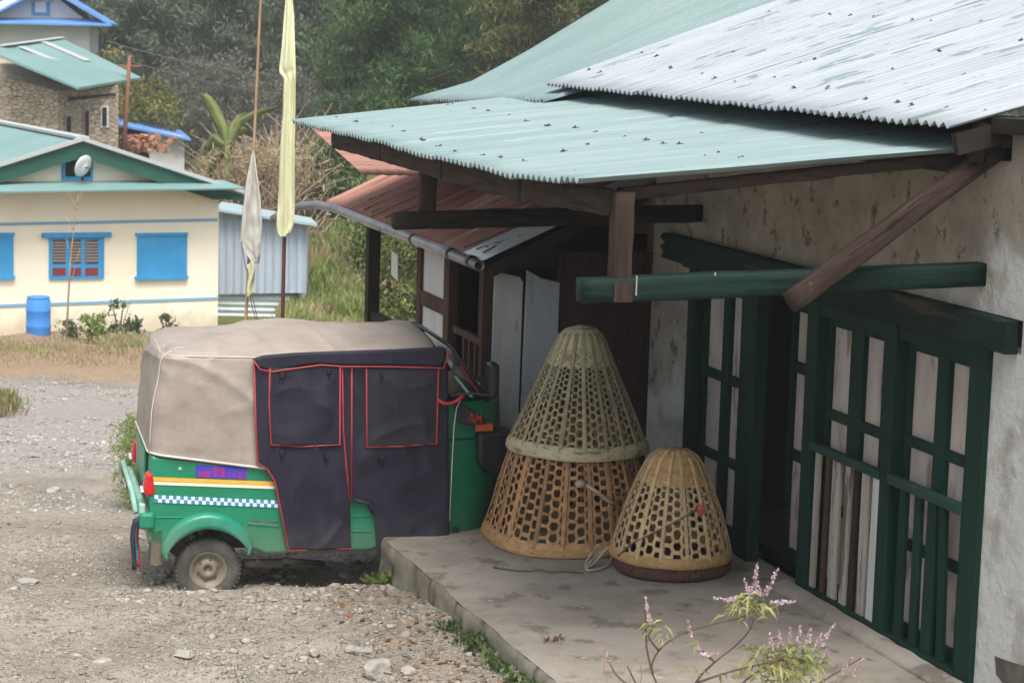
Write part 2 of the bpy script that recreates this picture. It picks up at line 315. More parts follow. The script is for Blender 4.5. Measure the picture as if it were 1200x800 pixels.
cam.dof.use_dof = True; cam.dof.focus_distance = 13.2; cam.dof.aperture_fstop = 6.0
SC.view_settings.view_transform = 'Standard'; SC.view_settings.look = 'None'; SC.view_settings.exposure = 1.2

# ------------------------------------------------------------------ the house frame: s along the wall (away), o out of the wall, z up
HA = atZ(950, 700, .25); HB = atZ(1110, 795, .25)
ha = HA-HB; ha /= np.linalg.norm(ha); hn = np.array([-ha[1], ha[0], 0]); HA[2] = 0
HROT = math.atan2(ha[1], ha[0])
def hO(x, y, o):
    q = onplane(x, y, HA+hn*o, hn)-HA; return q.dot(ha), o, q[2]
def hS(x, y, s):
    q = onplane(x, y, HA+ha*s, ha)-HA; return s, q.dot(hn), q[2]
def hZ(x, y, z):
    q = atZ(x, y, z)-HA; return q.dot(ha), q.dot(hn), z
def HW(s, o, z=0): q = HA+ha*s+hn*o; return Vector((q[0], q[1], z))
def toH(x, y): q = np.array([x, y, 0])-HA; return q.dot(ha), q.dot(hn)

# ------------------------------------------------------------------ ground
def sst(a, b, x):
    t = min(1, max(0, (x-a)/(b-a))); return t*t*(3-2*t)
def lerp(p, x):
    for (x0, y0), (x1, y1) in zip(p, p[1:]):
        if x <= x1: return y0+(y1-y0)*max(0, (x-x0))/(x1-x0)
    return p[-1][1]
PROF = [(-50, 0), (12.3, 0), (40, -2.2), (44, -2.25), (62, -1.5), (90, -.8), (140, 0), (400, 0)]
RKX, RKY = -1.935, 13.56
def ground_h(x, y, fine=True):
    z = lerp(PROF, y)
    s, o = toH(x, y)
    if 6 < y < 24:
        z += .13*math.exp(-((o-2.0)/.9)**2)*sst(-6, -3, s)*(1-sst(1.5, 3.5, s))*(1 if o > 2.0 else 1)
        if o < 2.2 and s > 1.5: z += .1*sst(2.4, 1.2, o)*sst(1.5, 3, s) + .35*sst(4, 9, s)*sst(2.2, 1.0, o)
        # hollow washed out under the rickshaw
        z -= .16*math.exp(-((x-RKX-.95)/.55)**2-((y-RKY-.45)/.38)**2)
    b = sst(30.6+1.2*noise.noise(Vector((x*.7, 1, 4))), 32.6, y)*(1-sst(38, 46, y))*sst(-2.2, -4.0, x)
    z += b*(.16+.22*noise.noise(Vector((x*.55, y*.5, 3)))+.10*noise.noise(Vector((x*1.6, y*1.3, 8))))
    if y > 44 and x > -6: z += sst(44, 60, y)*sst(-6, -3, x)*1.5*(1-sst(80, 100, y))
    if y > 40: z += 1.5*math.exp(-((x+6.0)/3.6)**2-((y-53)/5.5)**2)
    if fine and y < 45:
        p = Vector((x, y, 0))
        k = .6 if y < 20 else 1
        z += .035*k*noise.noise(p*1.1)+.022*noise.noise(p*3.3)+.012*noise.noise(p*8)
        if y < 17:
            z += .009*noise.noise(p*17)+.020*max(0, noise.noise(Vector((x*4, y*20, 1))))
            z += .012*max(0, noise.noise(Vector((x*11, y*13, 5)))-.12)*2
    return z
def axis(a, b, st, g, lo, hi):
    c = list(np.arange(a, b, st)); x = b; d = st
    while x < hi: c.append(x); d *= g; x += d
    c.append(hi); x = a; d = st; pre = []
    while True:
        d *= g; x -= d
        if x <= lo: break
        pre.append(x)
    return [lo]+pre[::-1]+c
xs = axis(-3.5, .9, .030, 1.10, -500, 500); ys = axis(10.2, 15.2, .030, 1.035, -200, 900)
gv = [(x, y, ground_h(x, y)) for y in ys for x in xs]; nx = len(xs)
gf = [(j*nx+i, j*nx+i+1, (j+1)*nx+i+1, (j+1)*nx+i) for j in range(len(ys)-1) for i in range(nx-1)]
def ground_mat():
    m = pm('stony_ground', (.205,.180,.142), (.315,.285,.240), .9, .95, bump=.010, bscale=22, c3=(.155,.125,.092), c3scale=2.3, thr=.56, soft=.15, spec=.1, c4=(.44,.41,.37), c4scale=26, c4thr=.64)
    nt = m.node_tree; N = nt.nodes; L = nt.links; b = N['Principled BSDF']
    src = b.inputs['Base Color'].links[0].from_socket
    def layer(src, attr, ca, cb, sc):
        at = N.new('ShaderNodeAttribute'); at.attribute_name = attr
        nz = N.new('ShaderNodeTexNoise'); nz.inputs['Scale'].default_value = sc; nz.inputs['Detail'].default_value = 8
        tc = N.new('ShaderNodeTexCoord'); L.new(tc.outputs['Object'], nz.inputs['Vector'])
        cm = N.new('ShaderNodeMix'); cm.data_type = 'RGBA'; cm.inputs[6].default_value = (*ca, 1); cm.inputs[7].default_value = (*cb, 1)
        L.new(nz.outputs['Fac'], cm.inputs[0])
        ad = N.new('ShaderNodeMath'); ad.operation = 'MULTIPLY_ADD'; L.new(nz.outputs['Fac'], ad.inputs[0]); ad.inputs[1].default_value = 1.2
        sb = N.new('ShaderNodeMath'); sb.operation = 'SUBTRACT'; sb.inputs[1].default_value = 1.1
        L.new(at.outputs['Fac'], ad.inputs[2]); L.new(ad.outputs[0], sb.inputs[0])
        mr = N.new('ShaderNodeMapRange'); mr.inputs['From Max'].default_value = .35; L.new(sb.outputs[0], mr.inputs['Value'])
        x = N.new('ShaderNodeMix'); x.data_type = 'RGBA'; L.new(mr.outputs[0], x.inputs[0]); L.new(src, x.inputs[6]); L.new(cm.outputs[2], x.inputs[7])
        return x.outputs[2]
    tc = N.new('ShaderNodeTexCoord')
    prev = b.inputs['Normal'].links[0].from_socket
    for sc, amt, dist in ((24, .55, .012), (62, .5, .006)):
        mp = N.new('ShaderNodeMapping'); mp.inputs['Scale'].default_value = (1, 1.5, 1); L.new(tc.outputs['Object'], mp.inputs[0])
        vo = N.new('ShaderNodeTexVoronoi'); vo.inputs['Scale'].default_value = sc; L.new(mp.outputs[0], vo.inputs['Vector'])
        se = N.new('ShaderNodeSeparateColor'); L.new(vo.outputs['Color'], se.inputs[0])
        gt = N.new('ShaderNodeMapRange'); gt.inputs['From Min'].default_value = .5; gt.inputs['From Max'].default_value = .62; L.new(se.outputs[1], gt.inputs[0])
        edge = N.new('ShaderNodeMapRange'); edge.inputs['From Min'].default_value = .52; edge.inputs['From Max'].default_value = .40; L.new(vo.outputs['Distance'], edge.inputs[0])
        mk = N.new('ShaderNodeMath'); mk.operation = 'MULTIPLY'; L.new(gt.outputs[0], mk.inputs[0]); L.new(edge.outputs[0], mk.inputs[1])
        cr = N.new('ShaderNodeValToRGB'); e = cr.color_ramp.elements; e[0].color = (.12,.105,.085,1); e[1].color = (.46,.43,.39,1); L.new(se.outputs[0], cr.inputs[0])
        fa = N.new('ShaderNodeMath'); fa.operation = 'MULTIPLY'; fa.inputs[1].default_value = amt; L.new(mk.outputs[0], fa.inputs[0])
        x = N.new('ShaderNodeMix'); x.data_type = 'RGBA'; L.new(fa.outputs[0], x.inputs[0]); L.new(src, x.inputs[6]); L.new(cr.outputs[0], x.inputs[7]); src = x.outputs[2]
        bp = N.new('ShaderNodeBump'); bp.inputs['Distance'].default_value = dist; L.new(mk.outputs[0], bp.inputs['Height']); L.new(prev, bp.inputs['Normal']); prev = bp.outputs[0]
    L.new(prev, b.inputs['Normal'])
    src = layer(src, 'pale', (.25,.232,.208), (.35,.33,.302), 9)
    src = layer(src, 'earth', (.25,.18,.12), (.34,.26,.18), 4)
    src = layer(src, 'grassy', (.07,.11,.025), (.22,.21,.08), 3)
    L.new(src, b.inputs['Base Color']); return m
g = npmesh('ground', gv, gf, ground_mat(), smooth=True); struct(g)
def attr(name, fn):
    a = g.data.attributes.new(name, 'FLOAT', 'POINT'); a.data.foreach_set('value', [fn(x, y) for y in ys for x in xs])
attr('pale', lambda x, y: sst(17, 21, y)*(1-sst(28, 31, y)))
attr('earth', lambda x, y: max(sst(29.3+1.6*noise.noise(Vector((x*.6, 2, 9))), 31.2, y)*(1-sst(37, 41, y)), .55*math.exp(-((toH(x, y)[1]-2.5)/.4)**2)*(1-sst(15, 17, y)) if 8 < y < 17 else 0))
attr('grassy', lambda x, y: max(sst(39, 43, y), .75*sst(33.5, 35, y)*sst(-6.9, -6.1, x) if x < -2 else 0))

# ------------------------------------------------------------------ numpy foliage helpers
def quads(c, ax, nr, L_, W_):
    """rhombic leaves: centres, long axes, side axes, lengths, widths"""
    L_ = np.asarray(L_).reshape(-1, 1); W_ = np.asarray(W_).reshape(-1, 1)
    v = np.stack([c-ax*L_*.5, c+nr*W_*.5-ax*L_*.05, c+ax*L_*.5, c-nr*W_*.5-ax*L_*.05], 1).reshape(-1, 3)
    return v, np.arange(len(v)).reshape(-1, 4)
def unit(n, rng=RNG):
    a = rng.normal(size=(n, 3)); return a/np.linalg.norm(a, axis=1, keepdims=True)
def leaves(c, size, rng=RNG, droop=0, asp=.45):
    n = len(c); ax = unit(n, rng); ax[:, 2] -= droop; ax /= np.linalg.norm(ax, axis=1, keepdims=True)
    s2 = np.cross(ax, unit(n, rng)); s2 /= np.linalg.norm(s2, axis=1, keepdims=True)+1e-9
    Ls = size*(.6+.8*rng.random(n)); return quads(c, ax, s2, Ls, Ls*asp)
def clumps(n_cl, per, fn, rad, size, rng=RNG, droop=0, asp=.45, flat=.7):
    cc = np.array([fn() for _ in range(n_cl)]); k = np.repeat(cc, per, 0)
    rr = np.repeat(rad*(.5+rng.random(n_cl)), per)[:, None]
    off = rng.normal(size=k.shape)*rr*.55; off[:, 2] *= flat
    return leaves(k+off, size, rng, droop, asp)
def crown_in(rx, ry, rz, z0, bottom=-.9, rng=RNG, hollow=.35):
    def f():
        while True:
            p = rng.uniform(-1, 1, 3); r = np.linalg.norm(p)
            if hollow < r < 1 and p[2] > bottom: break
        k = .8+.35*noise.noise(Vector(p*2.1))
        return np.array([p[0]*rx*k, p[1]*ry*k, z0+p[2]*rz])
    return f
def conifer(H, R, z0, n_br, rng, per=34, size=.30, droop=.5, rad=.42):
    """branch tips and clumps along drooping branches; trunk along z"""
    cs = []
    for i in range(n_br):
        t = (i+.5)/n_br; z = z0+(H-z0)*t; r = R*(1-t)**.75*(.7+.5*rng.random())+.15; a = i*2.4+rng.normal()*.4
        m = max(2, int(r/.42))
        for j in range(m):
            q = (j+1)/m*r; cs.append((math.cos(a)*q+rng.normal()*.12, math.sin(a)*q+rng.normal()*.12, z+.12*q-.09*q*q/max(R*.4, .5)+rng.normal()*.12))
    it = iter(cs); return clumps(len(cs), per, lambda: np.array(next(it)), rad, size*1.45, rng, droop, .15, .55), cs
def trunk_mesh(H, r, limbs, rng, bend=.25):
    mb = MB(); pts = [(bend*math.sin(k*1.3)*k/6, bend*math.cos(k*1.1)*k/6-bend*k/6, H*k/6) for k in range(7)]
    mb.tube(pts, [r*(1-.85*k/6) for k in range(7)], 8)
    for i in range(limbs):
        t = .3+.6*i/limbs; k = min(5, int(t*6)); p = Vector(pts[k]); a = i*2.4
        e = p+Vector((math.cos(a), math.sin(a), .5))*H*.18*(1.2-t); mb.tube([p, (p+e)/2+Vector((0,0,.1)), e], [r*.4*(1-t*.5), r*.25, r*.08], 6)
    return mb
def tree(name, label, px, py_base, D, kind, H, R, leaf, seed, group=None, cat='tree', **kw):
    rng = np.random.default_rng(seed)
    P = atY(px, 200, D); z = ground_h(P[0], D, False)
    t = thing(name, label, cat, (P[0], D, z), seed*1.7, group)
    if kind == 'conifer': (v, f), _ = conifer(H, R, kw.get('z0', H*.08), kw.get('n', 70), rng, kw.get('per', 34), kw.get('size', .3), kw.get('droop', .6), kw.get('rad', .45))
    else: v, f = clumps(kw.get('n', 130), kw.get('per', 46), crown_in(R, R, (H-kw.get('z0', H*.2))/2, (H+kw.get('z0', H*.2))/2, rng=rng), kw.get('rad', .5), kw.get('size', .22), rng, .2, kw.get('asp', .5))
    npmesh('crown', v, f, leaf, t); trunk_mesh(H*.93, kw.get('tr', .16), kw.get('limbs', 6), rng).build('trunk', M['bark'], t, True)
    return t
#PART2
# ------------------------------------------------------------------ main house (coordinates s, o, z)
def h_thing(name, label, cat, group=None): return thing(name, label, cat, (HA[0], HA[1], 0), HROT, group)
house = h_thing('plaster_house', 'plastered house with dark green doors and a corrugated porch roof on brackets', 'house')
def corr(s0, s1, zf, of, nv, pitch=.09, amp=.015, step=.8, lift=.010, per=8):
    """corrugated sheet; zf(s, v), of(s, v); ridges run along v"""
    n = int(abs(s1-s0)/pitch*per)
    def fn(u, v):
        s = s0+(s1-s0)*u
        z = zf(s, v)+amp*math.cos(2*PI*s/pitch)+lift*((s/step) % 1.0)+.006*noise.noise(Vector((s*1.2, v*3, 7)))
        return (s, of(s, v), z)
    return MB().grid(fn, n, nv)
# walls
EX = [(-3.9, -2.03), (.0, 0)]
wl = MB(); T0 = -.34
wl.box(-2.03, 2.10, T0, 0, 2.215, 2.98)            # above the lintel
wl.box(-6.5, -1.97, T0, 0, -.1, 2.045)              # near pier
wl.box(-6.5, -2.235, T0, 0, 2.045, 3.12); wl.box(-2.235, -2.03, T0, 0, 2.215, 3.12)
wl.box(2.10, 2.88, T0, 0, -.1, 2.04); wl.box(2.525, 2.88, T0, 0, 2.045, 2.98); wl.box(2.10, 2.525, T0, 0, 2.215, 2.98)
wl.box(2.58, 2.877, -4.5, T0, -.1, 2.95)            # end wall
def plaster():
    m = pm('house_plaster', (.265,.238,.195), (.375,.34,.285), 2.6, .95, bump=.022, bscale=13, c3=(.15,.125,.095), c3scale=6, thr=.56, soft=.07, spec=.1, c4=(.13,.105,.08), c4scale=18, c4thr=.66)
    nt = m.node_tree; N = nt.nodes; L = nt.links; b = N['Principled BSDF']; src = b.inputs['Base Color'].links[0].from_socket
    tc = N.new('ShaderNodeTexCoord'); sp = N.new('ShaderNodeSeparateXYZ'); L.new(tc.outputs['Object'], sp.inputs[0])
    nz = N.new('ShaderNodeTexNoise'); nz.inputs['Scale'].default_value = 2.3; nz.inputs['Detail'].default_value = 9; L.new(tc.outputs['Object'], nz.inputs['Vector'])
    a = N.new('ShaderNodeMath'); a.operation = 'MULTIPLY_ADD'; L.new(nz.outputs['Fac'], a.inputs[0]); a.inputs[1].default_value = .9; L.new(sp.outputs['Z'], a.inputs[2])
    # the wall is paler up to the beam, and further up beyond the near door
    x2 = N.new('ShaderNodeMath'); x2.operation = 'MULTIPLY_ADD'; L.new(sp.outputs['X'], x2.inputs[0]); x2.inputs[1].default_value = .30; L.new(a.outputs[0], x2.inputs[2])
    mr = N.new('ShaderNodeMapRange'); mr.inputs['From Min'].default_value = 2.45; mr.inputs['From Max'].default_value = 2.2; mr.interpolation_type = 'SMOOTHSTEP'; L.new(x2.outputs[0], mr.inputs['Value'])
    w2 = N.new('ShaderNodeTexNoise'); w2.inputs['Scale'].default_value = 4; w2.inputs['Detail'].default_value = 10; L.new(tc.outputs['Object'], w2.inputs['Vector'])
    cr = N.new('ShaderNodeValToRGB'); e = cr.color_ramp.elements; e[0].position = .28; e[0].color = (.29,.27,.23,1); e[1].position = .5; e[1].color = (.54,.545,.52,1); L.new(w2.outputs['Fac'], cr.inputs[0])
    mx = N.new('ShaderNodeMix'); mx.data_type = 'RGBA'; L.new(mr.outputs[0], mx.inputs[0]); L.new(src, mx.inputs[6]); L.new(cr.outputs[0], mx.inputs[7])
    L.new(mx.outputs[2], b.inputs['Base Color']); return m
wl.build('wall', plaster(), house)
pl = MB()                                          # crumbled skirting and broken edge of the render beside the door
pl.grid(lambda u, v: (-1.965-.05*v*(1+.9*noise.noise(Vector((u*14, 2, 0))))-.012*noise.noise(Vector((u*40, 5, 0))), .004+.016*math.sin(v*PI)*(1+noise.noise(Vector((u*30, v*3, 0)))), .26+1.78*u), 90, 5)
back = MB().box(-3.9, 2.5, -4.4, -4.2, -.1, 3.0).box(-4.2, -3.9, -4.4, T0, -.1, 3.0); back.build('back_wall', M['mud'], house)
MB().box(2.50, 2.575, -4.2, -.345, .221, 2.9).build('dark_lining', M['interior'], house)  # near-black panel added so the room looks unlit through the door gap
MB().box(-3.9, 2.58, -4.2, -.34, .15, .22).build('inner_floor', M['interior'], house)  # floor coloured near-black to stand for the room's shade
# lintel with a splintered far end
li = MB(); n = 14
li.prism([(2.10,.005,2.03),(-2.215,.005,2.047),(-2.205,.005,2.212),(2.50,.005,2.225),(2.56,.005,2.19),(2.46,.005,2.165),(2.55,.005,2.13),(2.48,.005,2.09),(2.53,.005,2.05),(2.12,.005,2.045)], (0,.075,0))
li.build('lintel', M['lintel'], house, bevel=.006)
# near door unit: double leaf with slatted lower half
G = M['green']; Pn = M['pane']
def leaf(parent, s0, s1, oc, stiles, rails, z0, z1, pane_o, name='door_leaf', th=.035, mat=G):
    d = MB()
    for a, b in stiles: d.box(a, b, oc-th/2, oc+th/2, z0, z1)
    for zz, hh in rails:
        for (a, b), (c, e) in zip(stiles, stiles[1:]): d.box(b+.0005, c-.0005, oc-th/2+.003, oc+th/2-.003, zz, zz+hh)
    L_ = d.build(name, mat, parent, bevel=.004)
    MB().box(s0+.01, s1-.01, pane_o-.012, pane_o, z0+.02, z1-.02).build('pane', Pn, L_)
    return L_
fr = MB()
fr.box(-1.97, -1.80, -.13, .030, .25, 2.04); fr.box(-.985, -.87, -.13, .034, .25, 2.03); fr.box(.02, .17, -.13, .032, .25, 2.03)
fr.box(-1.80, -.985, -.13, .02, 1.955, 2.035); fr.box(-.87, .03, -.13, .02, 1.955, 2.03)
fr.box(-1.80, -.985, -.13, .04, .25, .325); fr.box(-.87, .03, -.13, .04, .25, .325)
frame = fr.build('door_frame', G, house, bevel=.006)
leaf(house, -1.80, -.985, -.055, [(-1.795,-1.67),(-1.46,-1.33),(-1.03,-.988)], [(.33,.06),(.80,.06),(1.37,.06),(1.90,.055)], .33, 1.95, -.07)
leaf(house, -.87, .03, -.055, [(-.868,-.70),(-.455,-.29),(-.02,.028)], [(.33,.06),(.80,.06),(1.345,.06),(1.90,.055)], .33, 1.95, -.07)
# half-height slat screens: green ones near, bare weathered ones far
bar = MB(); bar.box(-1.80, -.985, -.005, .045, 1.15, 1.205)
tr1 = bar.build('slat_rail', M['green_beam'], house, bevel=.006)
for s, wd, tilt in ((-1.14,.075,.0),(-1.32,.07,.01),(-1.47,.10,-.005),(-1.63,.065,.05)):
    MB().beam((s, .010, .326), (s+tilt, .012, 1.149), wd, .028, up=(0,1,0)).build('green_slat', G, tr1, bevel=.003)
bar = MB(); bar.box(-.87, .03, -.005, .045, 1.15, 1.20)
tr2 = bar.build('slat_rail', M['green_beam'], house, bevel=.006)
for s, wd, mt in ((-.03,.055,'plank'),(-.17,.05,'brown'),(-.30,.10,'plank'),(-.44,.075,'plank'),(-.55,.05,'dark'),(-.67,.09,'plank'),(-.80,.09,'paint_plank')):
    MB().beam((s, .008, .326), (s+random.uniform(-.015,.015), .008, 1.149), wd, .022, up=(0,1,0)).build('bare_slat', M[mt], tr2, bevel=.003)
# far door unit
fr = MB(); fr.box(1.96, 2.10, -.10, .03, .25, 2.035); fr.box(.92, 1.10, -.06, .03, .25, 2.03); fr.box(.19, .90, -.34, -.25, 1.955, 2.03); fr.box(1.10, 1.96, -.1, .015, 1.95, 2.03); fr.box(1.10, 1.96, -.1, .02, .25, .31)
fr.build('door_frame', G, house, bevel=.006)
leaf(house, 1.10, 1.96, -.045, [(1.105,1.30),(1.48,1.60),(1.90,1.955)], [(.32,.06),(.765,.065),(1.31,.065),(1.90,.05)], .31, 1.95, -.06)
leaf(house, .19, .90, -.22, [(.192,.28),(.85,.898)], [(.27,.09),(.93,.07),(1.49,.07),(1.88,.07)], .25, 1.955, -.235)
# door sill curb, crumbled
sl = MB()
sl.grid(lambda u, v: (-2.0+2.25*u, .045+.10*math.sin(v*PI/2)+.012*noise.noise(Vector((u*9, v*2, 1))), .25+.055*(math.cos(v*PI/2))+.006*noise.noise(Vector((u*16, v*4, 5)))), 60, 6)
sl.build('sill_mortar', M['concrete'], house, True)
# bracket beams, posts, brace: hand-sawn timber, never quite straight
def wbeam(a, b, wd, ht, up=(0,0,1), jit=.006):
    a = Vector(a); b = Vector(b); d = (b-a); L_ = d.length; d.normalize(); up = Vector(up); sd = d.cross(up).normalized(); u = sd.cross(d).normalized()
    n = max(6, int(L_/.07)); sq = []
    for k in range(4):
        c = [(-1,-1),(1,-1),(1,1),(-1,1)][k]; e = [(-1,-1),(1,-1),(1,1),(-1,1)][(k+1) % 4]
        for t in (.07, .36, .64, .93): sq.append((c[0]+(e[0]-c[0])*t, c[1]+(e[1]-c[1])*t))
    vs = []; m = len(sq)
    for i in range(n+1):
        p = a+d*(L_*i/n); w1 = 1+.07*noise.noise(p*1.7); bend = .012*noise.noise(p*.9+Vector((5,0,0)))
        for x, y in sq:
            q = p+sd*(x*wd/2*w1+bend)+u*(y*ht/2*w1); q += (sd*x+u*y)*jit*noise.noise(q*7); vs.append(q)
    fs = [(i*m+k, i*m+(k+1) % m, (i+1)*m+(k+1) % m, (i+1)*m+k) for i in range(n) for k in range(m)]+[tuple(range(m))[::-1], tuple(range(n*m, n*m+m))]
    return MB().add(vs, fs)
def timber(name, a, b, wd, ht, mt, up=(0,0,1), jit=.006):
    return wbeam(a, b, wd, ht, up, jit).build(name, M[mt], house, True, bevel=0)
timber('bracket_beam', (-1.8,.0,2.40), (-1.8,2.15,2.325), .12, .118, 'gbeam_o', jit=.003)
timber('bracket_beam', (2.03,.0,2.40), (2.03,2.13,2.335), .13, .115, 'dark_o')
timber('bracket_post', (-1.80,1.955,2.285), (-1.80,1.955,2.80), .10, .095, 'brown_z', up=(1,0,0))
timber('bracket_post', (2.03,1.905,2.393), (2.03,1.905,2.73), .11, .10, 'brown_z', up=(1,0,0))
MB().box(-1.872, -1.864, 1.905, 2.0, 2.275, 2.37).build('nail_plate', M['brown_z'], house)
bdir = Vector((0, -1.10, .775)); br_ = wbeam((0,0,0), (bdir.length,0,0), .055, .105).build('brace', M['brown_s'], house, True)
br_.location = (-1.94, 1.12, 2.275); br_.rotation_euler = bdir.to_track_quat('X', 'Z').to_euler()
for px_, y0, y1 in ((746,323,346),(838,319,342)):
    a = hS(px_, y0, -1.863); b = hS(px_, y1, -1.863); MB().box(-1.868, -1.860, a[1]-.003, a[1]+.003, b[2], a[2]).build('paint_drip', M['plank'], house)
pa = [hO(x, y, .0) for x, y in ((1166,768),(1176,772),(1188,776),(1203,780),(1203,806),(1190,804),(1176,800),(1168,790))]
MB().prism([(q[0], -.004, q[2]) for q in pa], (0, .007, 0)).build('bare_patch', M['under'], house)
# porch roof
EAVE = [(-1.90, 2.845), (-1.75, 2.842), (-.8, 2.80), (.3, 2.815), (1.2, 2.805), (2.0, 2.83), (3.0, 2.835), (4.0, 2.84), (5.2, 2.85)]
def eave(x): 
    x = min(max(x, -1.9), 5.2); return lerp(EAVE, x)
SF = 5.15
def po(s, v): return 2.2+.05*math.sin(s*1.3)*0-(2.2+.35)*v
def pz(s, v):
    top = 3.055+.085*sst(-1.9, 4.5, s); e = eave(s)
    return e+(top-e)*min(1, v*1.08)
pr_ = corr(-1.90, SF, pz, po, 14).build('porch_roof', M['teal'], house, True, solid=.0015, recalc=False)
# white roof (near) and the older green roof (far)
WE0, WE1 = (-2.05, .36, 3.13), (4.42, .36, 3.20)
def wo(s, v): return .36-4.2*v
def wz(s, v):
    t = (s+2.05)/6.47; return 3.145+.055*t+(.27+(.345-.27)*t)*4.2*v+.03*math.sin(v*3)*t
mroof = corr(-2.05, 4.42, wz, wo, 20, pitch=.09).build('main_roof', M['white_roof'], house, True, solid=.0015, recalc=False)
def go(s, v): return .53-4.6*v
TG = [(0,0),(.12,.16),(.25,.49),(.43,1.0),(1,2.55)]
def gz(s, v):
    t = sst(2.5, 8, s); flat = .30*4.6*v
    return 2.965+(1-t)*(.10+flat*1.0)+t*lerp(TG, v)*1.0
def gz2(s, v):
    t = (s-3.9)/4.1; steep = lerp(TG, v); return 2.96+.12*(1-t)+steep*t+(1-t)*(.3*4.6*v)
corr(3.9, 8.0, gz2, go, 24).build('old_roof', M['teal2'], house, True, solid=.0015, recalc=False)
MB().box(-2.0, 4.4, -.32, -.22, 2.981, 3.19).build('eave_board', M['dark'], house)  # dark board added to stand for the shaded gap under the white eave
# rafters and purlins under the sheets
for (s0, s1) in ((-1.78, -.35), (-.33, 1.3), (1.32, 2.9), (2.92, 4.55)):
    wbeam((s0, 1.985, eave(s0)-.10), (s1, 1.985, eave(s1)-.10), .05, .125).build('eave_purlin', M['brown_s'], house, True)
rf = MB()
for s in (-1.76, .1, 2.03, 3.4, 4.5): wbeam((s, 1.95, eave(s)-.06), (s, .005, 3.0), .06, .06).build('rafter', M['brown_o'], house, True)
MB().box(-1.72, 4.8, .05, .10, 2.90, 3.02).build('wall_plate', M['dark'], house, bevel=.004)
gb = MB(); gb.beam((-2.0,.30,3.06), (-2.0,-4.2,4.15), .05, .11); gb.box(-6.5, -1.98, -.40, .12, 3.121, 3.20)
gb.build('gable_timber', M['dark'], house, bevel=.004)
MB().prism([(-1.97,-.35,3.0),(-1.97,-4.3,3.0),(-1.97,-4.3,wz(-1.97,4.66/4.2)-.06),(-1.97,-.35,wz(-1.97,.71/4.2)-.06)], (.05,0,0)).build('gable_board', M['brown_z'], house)
lg = MB().tube([(-1.97,.16,2.97), (-1.96,.15,3.10), (-1.97,.13,3.17)], [.05,.055,.05], 8); lg.build('timber_end', M['dark'], house, True)
# roofing nails with washers, in wandering rows along the purlins
def nail_mesh():
    mb = MB(); mb.lathe([(0,.0),(.020,.0),(.021,.004),(.008,.008),(.008,.016),(0,.018)], 8); mb.box(-.018, .02, -.006, .03, .001, .006); return mb
nl0 = None
nails = []
for (x, y) in [(394,138),(403,139),(418,143),(435,146),(460,150),(474,155),(494,165),(516,173),(533,178),(567,183),(587,185),(613,190),(660,178),(674,202),(482,121),(512,122),(525,124),(530,123),(555,128),(572,131),(597,136),(616,143),(643,148),(674,151),(699,156),(689,170),(732,161),(757,165),(777,170),(796,170),(826,185),(842,181),(870,186),(632,105),(684,112),(702,117),(787,138),(850,143),(822,157),(958,147),(1022,159),(1067,163)]:
    q = hO(x, y, 1.0)
    # meet the sheet: march along the ray
    d0 = None
    for k in range(400):
        o = 2.25-k*.0065; s_, _, z_ = hO(x, y, o)
        v = (2.2-o)/2.55
        if -1.9 < s_ < SF and 0 <= v <= 1:
            dz = z_-pz(s_, v)-.012
            if d0 is not None and (dz > 0) != (d0 > 0): nails.append((s_, o, pz(s_, v)+.014)); break
            d0 = dz
for i, p in enumerate(nails):
    if nl0 is None: nl0 = nail_mesh().build('roofing_nail', M['nail'], pr_); o_ = nl0
    else: o_ = nl0.copy(); COL.objects.link(o_); o_.parent = pr_
    o_.location = p; o_.rotation_euler = (.1, 0, random.uniform(0, 6)); k = random.uniform(.55, 1.0); o_.scale = (k, k, k)

for (x, y) in [(690,82),(704,86),(752,63),(770,67),(786,80),(823,88),(838,93),(861,97),(908,92),(930,104),(971,103),(1012,134),(1052,121),(1068,124),(1110,128),(1155,131),(902,15),(972,18),(997,19),(1024,21),(1069,24),(1091,26),(1150,26),(1197,48),(938,75),(955,71),(1046,82),(1100,60),(860,62),(1130,90),(1015,117)]:
    d0 = None
    for k in range(500):
        o = .36-k*.008; s_, _, z_ = hO(x, y, o); v = (.36-o)/4.2
        if -2.05 < s_ < 4.42 and 0 <= v <= 1:
            dz = z_-wz(s_, v)-.012
            if d0 is not None and (dz > 0) != (d0 > 0):
                o_ = nl0.copy(); COL.objects.link(o_); o_.parent = mroof; o_.location = (s_, o, wz(s_, v)+.016); k2 = random.uniform(.5, .9); o_.scale = (k2, k2, k2); o_.rotation_euler = (-.3, 0, random.uniform(0, 6)); break
            d0 = dz
# porch slab
def slab_o(s): return lerp([(-4.5, 2.0), (-1.37, 2.05), (1.96, 2.17)], s)+.02*noise.noise(Vector((s*2.2, 0, 0)))
slab = h_thing('porch_slab', 'worn concrete porch slab with a mossy front edge along the plaster house', 'porch')
tp = MB(); NS = 150; S0 = -2.6
def far_s(o): return lerp([(0, 2.57), (.5, 2.45), (1.43, 2.19), (2.17, 1.97)], o)
def sfn(u, v):
    o_ = v; S1 = far_s(2.17*v); s = S0+(S1-S0)*u; om = slab_o(s); o = -.1+(om+.1)*v
    return s, o, .25+.006*noise.noise(Vector((s*1.5, o*1.5, 2)))+.003*noise.noise(Vector((s*7, o*7, 2)))
tp.grid(sfn, NS, 60)
tp.build('slab_top', M['concrete'], slab, True)
ed = MB()
def efn(u, v):
    s, o, z = sfn(u, 1); k = v*.38
    return (s, o+.012*math.sin(min(v*8, 1)*PI/2)+.02*v+.016*noise.noise(Vector((s*6, k*9, 4))), z-k-.0)
ed.grid(efn, NS, 14)
